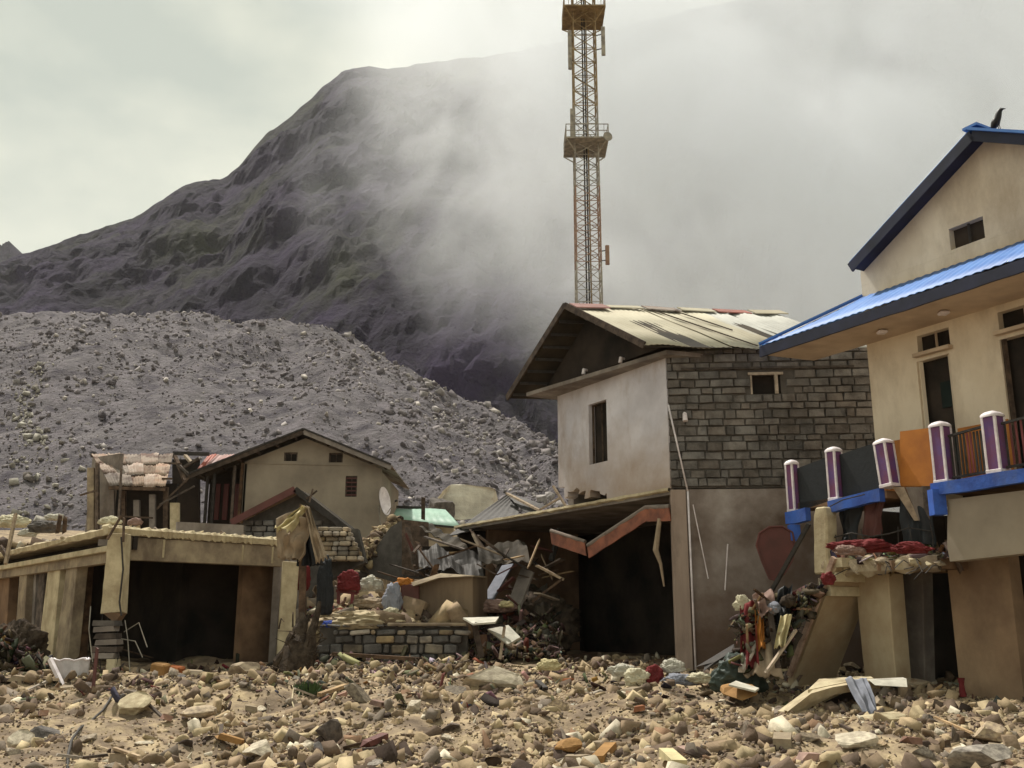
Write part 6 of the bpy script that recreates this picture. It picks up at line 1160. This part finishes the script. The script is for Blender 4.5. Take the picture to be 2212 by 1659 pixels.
# left foreground: plastic tub, rusty blocks, cable, sticks, weed
tb = thing('plastic_tub', 'cracked clear plastic tub standing in the rubble at left', 'tub', at(150, 1498, 19.6))
b = MB(); c0 = at(160, 1490, 19.5); c1 = at(152, 1424, 19.7); vs = []; n_ = 20
for j in range(7):
    f = j / 6; c = c0.lerp(c1, f); r_ = .21 + .14 * f
    for k in range(n_): a = math.pi * .95 + 2 * math.pi * .8 * k / n_; fl = 1 + .05 * math.sin(k * 2.6); vs.append(c + V((math.cos(a) * r_ * fl, math.sin(a) * r_ * .8 * fl, .02 * math.sin(k * 1.9) * f)))
fs = [(j * n_ + k, j * n_ + k + 1, (j + 1) * n_ + k + 1, (j + 1) * n_ + k) for j in range(6) for k in range(n_ - 1)]; b.add(vs, fs); b.add([p + (p - c0).normalized() * 0 + V((0, .015, 0)) for p in vs], [f[::-1] for f in fs]); b.obj('shell', PLAST, tb)
MB().tube([vs[6 * n_ + k] for k in range(n_)], .018, 6).obj('rim', WHITE, tb, smooth=True); MB().beam(at(108, 1424, 19.3), at(150, 1512, 19.0), .07, .07).obj('broken_side', WHITE, tb)
for (u0, v0, u1, v1, Y_, m_, lab) in ((320, 1432, 352, 1462, 20.6, C_OCH, 'rusty orange square block by the broken corner column'), (352, 1438, 384, 1466, 20.8, BRICK, 'second rusty block right of the orange one')):
    b = MB(); quadp(b, [(u0, v1, Y_), (u1, v1 + 3, Y_), (u1 + 3, v0 + 5, Y_), (u0 + 5, v0, Y_)], (.05, .3, .02)); tag(b.obj('block', m_, bevel=.03), lab, 'block')
cbm = MB(); cp_ = [(240, 1512), (222, 1540), (198, 1562), (172, 1580), (154, 1606), (146, 1640), (145, 1672)]; pth = [gr(u, v) + UP * .04 for u, v in cp_]; cbm.tube(pth, .018, 7); tag(cbm.obj('cable', IRON, smooth=True), 'thick black cable curving out of the rubble at lower left', 'cable')
wr = MB(); wr.tube([gr(u, v) + UP * .05 for u, v in [(618, 1470), (634, 1492), (630, 1520), (636, 1540)]], .012, 6); tag(wr.obj('wire', CONCY, smooth=True), 'pale bent wire on the rubble below the stump', 'wire')
for (u0, v0, u1, v1, w_, m_, lab) in [(40, 1460, 120, 1480, .08, WOODL, 'thin pale plank lying in the rubble at far left'), (60, 1500, 100, 1484, .07, WOODL, 'short pale stick lying at far left of the rubble'), (246, 1630, 300, 1655, .05, WOODL, 'grey stick at the bottom edge left of centre'), (690, 1510, 745, 1494, .1, WOODL, 'pale stick lying right of the stump'), (540, 1655, 592, 1626, .06, WOOD, 'dark splinter beside the pale pointed rock'), (470, 1600, 526, 1622, .12, C_OCH, 'ochre broken timber block in the near foreground'), (1160, 1480, 1178, 1500, .1, IRON, 'dark strip running off the big whitish boulder'), (250, 1305 + 100, 330, 1430, .05, WOOD, 'dark timber at the foot of the broken corner column'),
                                          (200, 1500, 210, 1400, .05, MAROOND, 'thin red-brown rod upright behind the plastic tub'), (1290, 1655, 1320, 1628, .14, C_OCH, 'ochre broken timber at the bottom centre'), (1440, 1640, 1470, 1675, .16, CY_YEL, 'yellow square timber end at the bottom right of centre'), (790, 1620, 830, 1608, .12, MAROOND, 'dark red-brown brick piece at lower left of centre'), (2020, 1560, 2100, 1600, .04, WOODL, 'thin bent branch lying over the right foreground rocks')]:
    p, q = gr(u0, v0) + UP * .07, gr(u1, v1) + UP * .1
    if v1 < 1450 and v0 - v1 > 60: q = at(u1, v1, p.y + .1)
    plank('timber' if w_ > .06 else 'stick', lab, 'timber' if w_ > .06 else 'stick', p, q, w_, w_ * .6, m_)
wd = MB(); c = gr(666, 1500)
for k in range(110):
    a = random.uniform(0, 6.3); r_ = random.uniform(0, .2); p = c + V((math.cos(a) * r_, math.sin(a) * r_, 0)); t_ = p + V((math.cos(a) * .08, math.sin(a) * .08, random.uniform(.06, .2))); s_ = V((-math.sin(a), math.cos(a), 0)) * .018; wd.add([p - s_, p + s_, t_ + s_ * .8, t_ + V((0, 0, .03)), t_ - s_ * .8], [(0, 1, 2, 3, 4)])
tag(wd.obj('weed', LEAF), 'small green weed growing among the rubble near the stump', 'weed')
# scattered debris in the rubble field
for k in range(70):
    y = random.uniform(10.5, 22); x = random.uniform(-.52, .52) * y; L_ = random.uniform(.15, .5); a = random.uniform(0, 6.3); p = gp(x, y, .05); q = gp(x + math.cos(a) * L_, y + math.sin(a) * L_, random.uniform(.03, .15))
    mk = min(MARKS, key=lambda m: (m[0] - x) ** 2 + (m[1] - y) ** 2)[2]; t_ = random.choice([('brick', BRICK, 'brick fragment'), ('timber', WOODL, 'pale timber scrap'), ('timber', WOOD, 'dark timber scrap'), ('concrete_chunk', CONC, 'flat concrete chunk')])
    w_ = {'brick': .12, 'timber': .05, 'concrete_chunk': .2}[t_[0]]; q = p + (q - p) * (.5 if t_[0] != 'timber' else 1); lab = f'broken {t_[2]} {mk}'
    plank(t_[0], lab, t_[0].replace('_', ' '), p, q, w_, w_ * .6, t_[1], lab.replace('broken', 'broken pieces:'))
# rubble banked against walls and inside rooms
P, SZ = [], []
for (n_, u0, u1, v0, v1) in ((500, 1480, 1800, 1415, 1440), (300, 1210, 1480, 1418, 1440), (400, 640, 1020, 1415, 1450), (260, 1800, 2200, 1440, 1480), (400, 60, 600, 1440, 1470), (250, -60, 120, 1400, 1470)):
    for _ in range(n_):
        p = gr(random.uniform(u0, u1), random.uniform(v0, v1) + 8); s_ = min(.12, .025 * random.paretovariate(1.5)); P.append((p.x, p.y, p.z + s_ * .4 + random.random() * .06)); SZ.append((s_ * 1.3, s_, s_ * .75))
mass('banked_rubble', RV1, P, SZ, tone_pick(len(P)) * .9, ROCKA, 'rubble banked up against the feet of the buildings', 'rubble')
P, SZ = [], []
for _ in range(900):
    u = random.uniform(715, 880); v = random.uniform(1225, 1335); s_ = min(.16, .03 * random.paretovariate(1.5)); Y_ = interp(v, [(1200, 29), (1340, 25.2)]) ; x = at(u, v, Y_).x; P.append((x, Y_, G(x, Y_) + s_ * .3)); SZ.append((s_ * 1.3, s_, s_ * .7))
mass('alley_rubble', RV1, P, SZ, tone_pick(len(P)), ROCKA, 'stones and broken bits filling the alley above the terrace wall', 'rubble')

# ------------------------------------------------------------------ lattice tower
tw = thing('lattice_tower', 'tall rusty lattice mast with two platforms rising behind the stone house', 'tower', (at(1272, 660, 60).x, 60, 9))
tx0 = at(1272, 660, 60).x; hwid = .78; ztop_ = at(1262, -90, 60).z; zlo = 9.0
tsec = [(660, 800, TGREY), (574, 660, TGREY), (412, 574, TRED), (345, 412, TGREY), (318, 345, TGREY), (240, 318, TGREY), (120, 240, TOCH), (60, 120, TOCH), (-90, 60, TOCH)]
for (va, vb, m_) in tsec:
    z1, z0 = at(1266, va, 60).z, (at(1266, vb, 60).z if vb < 800 else zlo); q = MB(); hw_ = lambda z: hwid * (1.06 - .12 * (z - zlo) / (ztop_ - zlo))
    for sx in (-1, 1):
        for sy_ in (-1, 1):
            MB().beam((tx0 + sx * hw_(z0), 60 + sy_ * hw_(z0), z0), (tx0 + sx * hw_(z1), 60 + sy_ * hw_(z1), z1), .085).obj('leg', m_, tw)
    n_ = max(1, round((z1 - z0) / 1.15)); X = MB()
    for k in range(n_):
        a, c = z0 + (z1 - z0) * k / n_, z0 + (z1 - z0) * (k + 1) / n_
        for (s0_, s1_) in (((-1, -1), (1, -1)), ((1, -1), (1, 1)), ((1, 1), (-1, 1)), ((-1, 1), (-1, -1))):
            P0 = (tx0 + s0_[0] * hw_(a), 60 + s0_[1] * hw_(a), a); P1 = (tx0 + s1_[0] * hw_(c), 60 + s1_[1] * hw_(c), c); P2 = (tx0 + s1_[0] * hw_(a), 60 + s1_[1] * hw_(a), a); P3 = (tx0 + s0_[0] * hw_(c), 60 + s0_[1] * hw_(c), c)
            X.beam(P0, P1, .04); X.beam(P2, P3, .04); X.beam(P0, P2, .04)
    o_ = X.obj('cross_bracing', m_, tw); o_['kind'] = 'stuff'
for dx in (-.12, .06, .2): MB().tube([(tx0 + dx, 60.1, zlo), (tx0 + dx * .8, 60.1, ztop_)], .05, 6).obj('cable_run', IRON if dx < .1 else TOCH, tw)
for (vp, m_) in ((318, TGREY), (38, TOCH)):
    zp = at(1266, vp, 60).z; 
    b = MB(); b.box((tx0, 60, zp), (1.42, 1.42, .05)); pl_ = b.obj('platform', m_, tw)
    b = MB()
    for sx in (-1, 1):
        for sy_ in (-1, 1):
            b.beam((tx0 + sx * 1.38, 60 + sy_ * 1.38, zp), (tx0 + sx * 1.38, 60 + sy_ * 1.38, zp + .95), .05); b.beam((tx0 + sx * .75, 60 + sy_ * .75, zp - .75), (tx0 + sx * 1.38, 60 + sy_ * 1.38, zp - .03), .08)
        for h in (.5, .95): b.beam((tx0 + sx * 1.38, 58.62, zp + h), (tx0 + sx * 1.38, 61.38, zp + h), .045); b.beam((tx0 - 1.38, 60 + sx * 1.38, zp + h), (tx0 + 1.38, 60 + sx * 1.38, zp + h), .045)
        for k in range(5): b.beam((tx0 - 1.1 + k * .55, 60 + sx * 1.38, zp), (tx0 - 1.1 + k * .55, 60 + sx * 1.38, zp + .95), .03)
    b.obj('platform_railing', m_, pl_)['kind'] = 'stuff'
for (u, v0, v1, m_) in ((1231, 66, 150, TGREY), (1303, 58, 120, TGREY), (1312, 530, 572, TRED), (1236, 235, 300, TGREY)):
    a, c = at(u, v1, 59.2), at(u, v0, 59.2); b = MB(); b.box(((a.x + c.x) / 2, 59.2, (a.z + c.z) / 2), (.13, .08, (c.z - a.z) / 2)); an = b.obj('antenna_panel', m_, tw, bevel=.03)
    b = MB(); s_ = 1 if u > 1266 else -1
    for f in (.25, .75): zz = a.z + (c.z - a.z) * f; b.beam(((a.x + c.x) / 2, 59.2, zz), (tx0 + s_ * .75, 59.4, zz), .05)
    b.obj('mounting_arm', IRON, an)
b = MB(); c = at(1308, 300, 58.8); b.tube([c, c + V((.1, -.3, 0)), c + V((.12, -.36, 0))], [.1, .3, .32], 14); b.obj('microwave_drum', TGREY, tw)
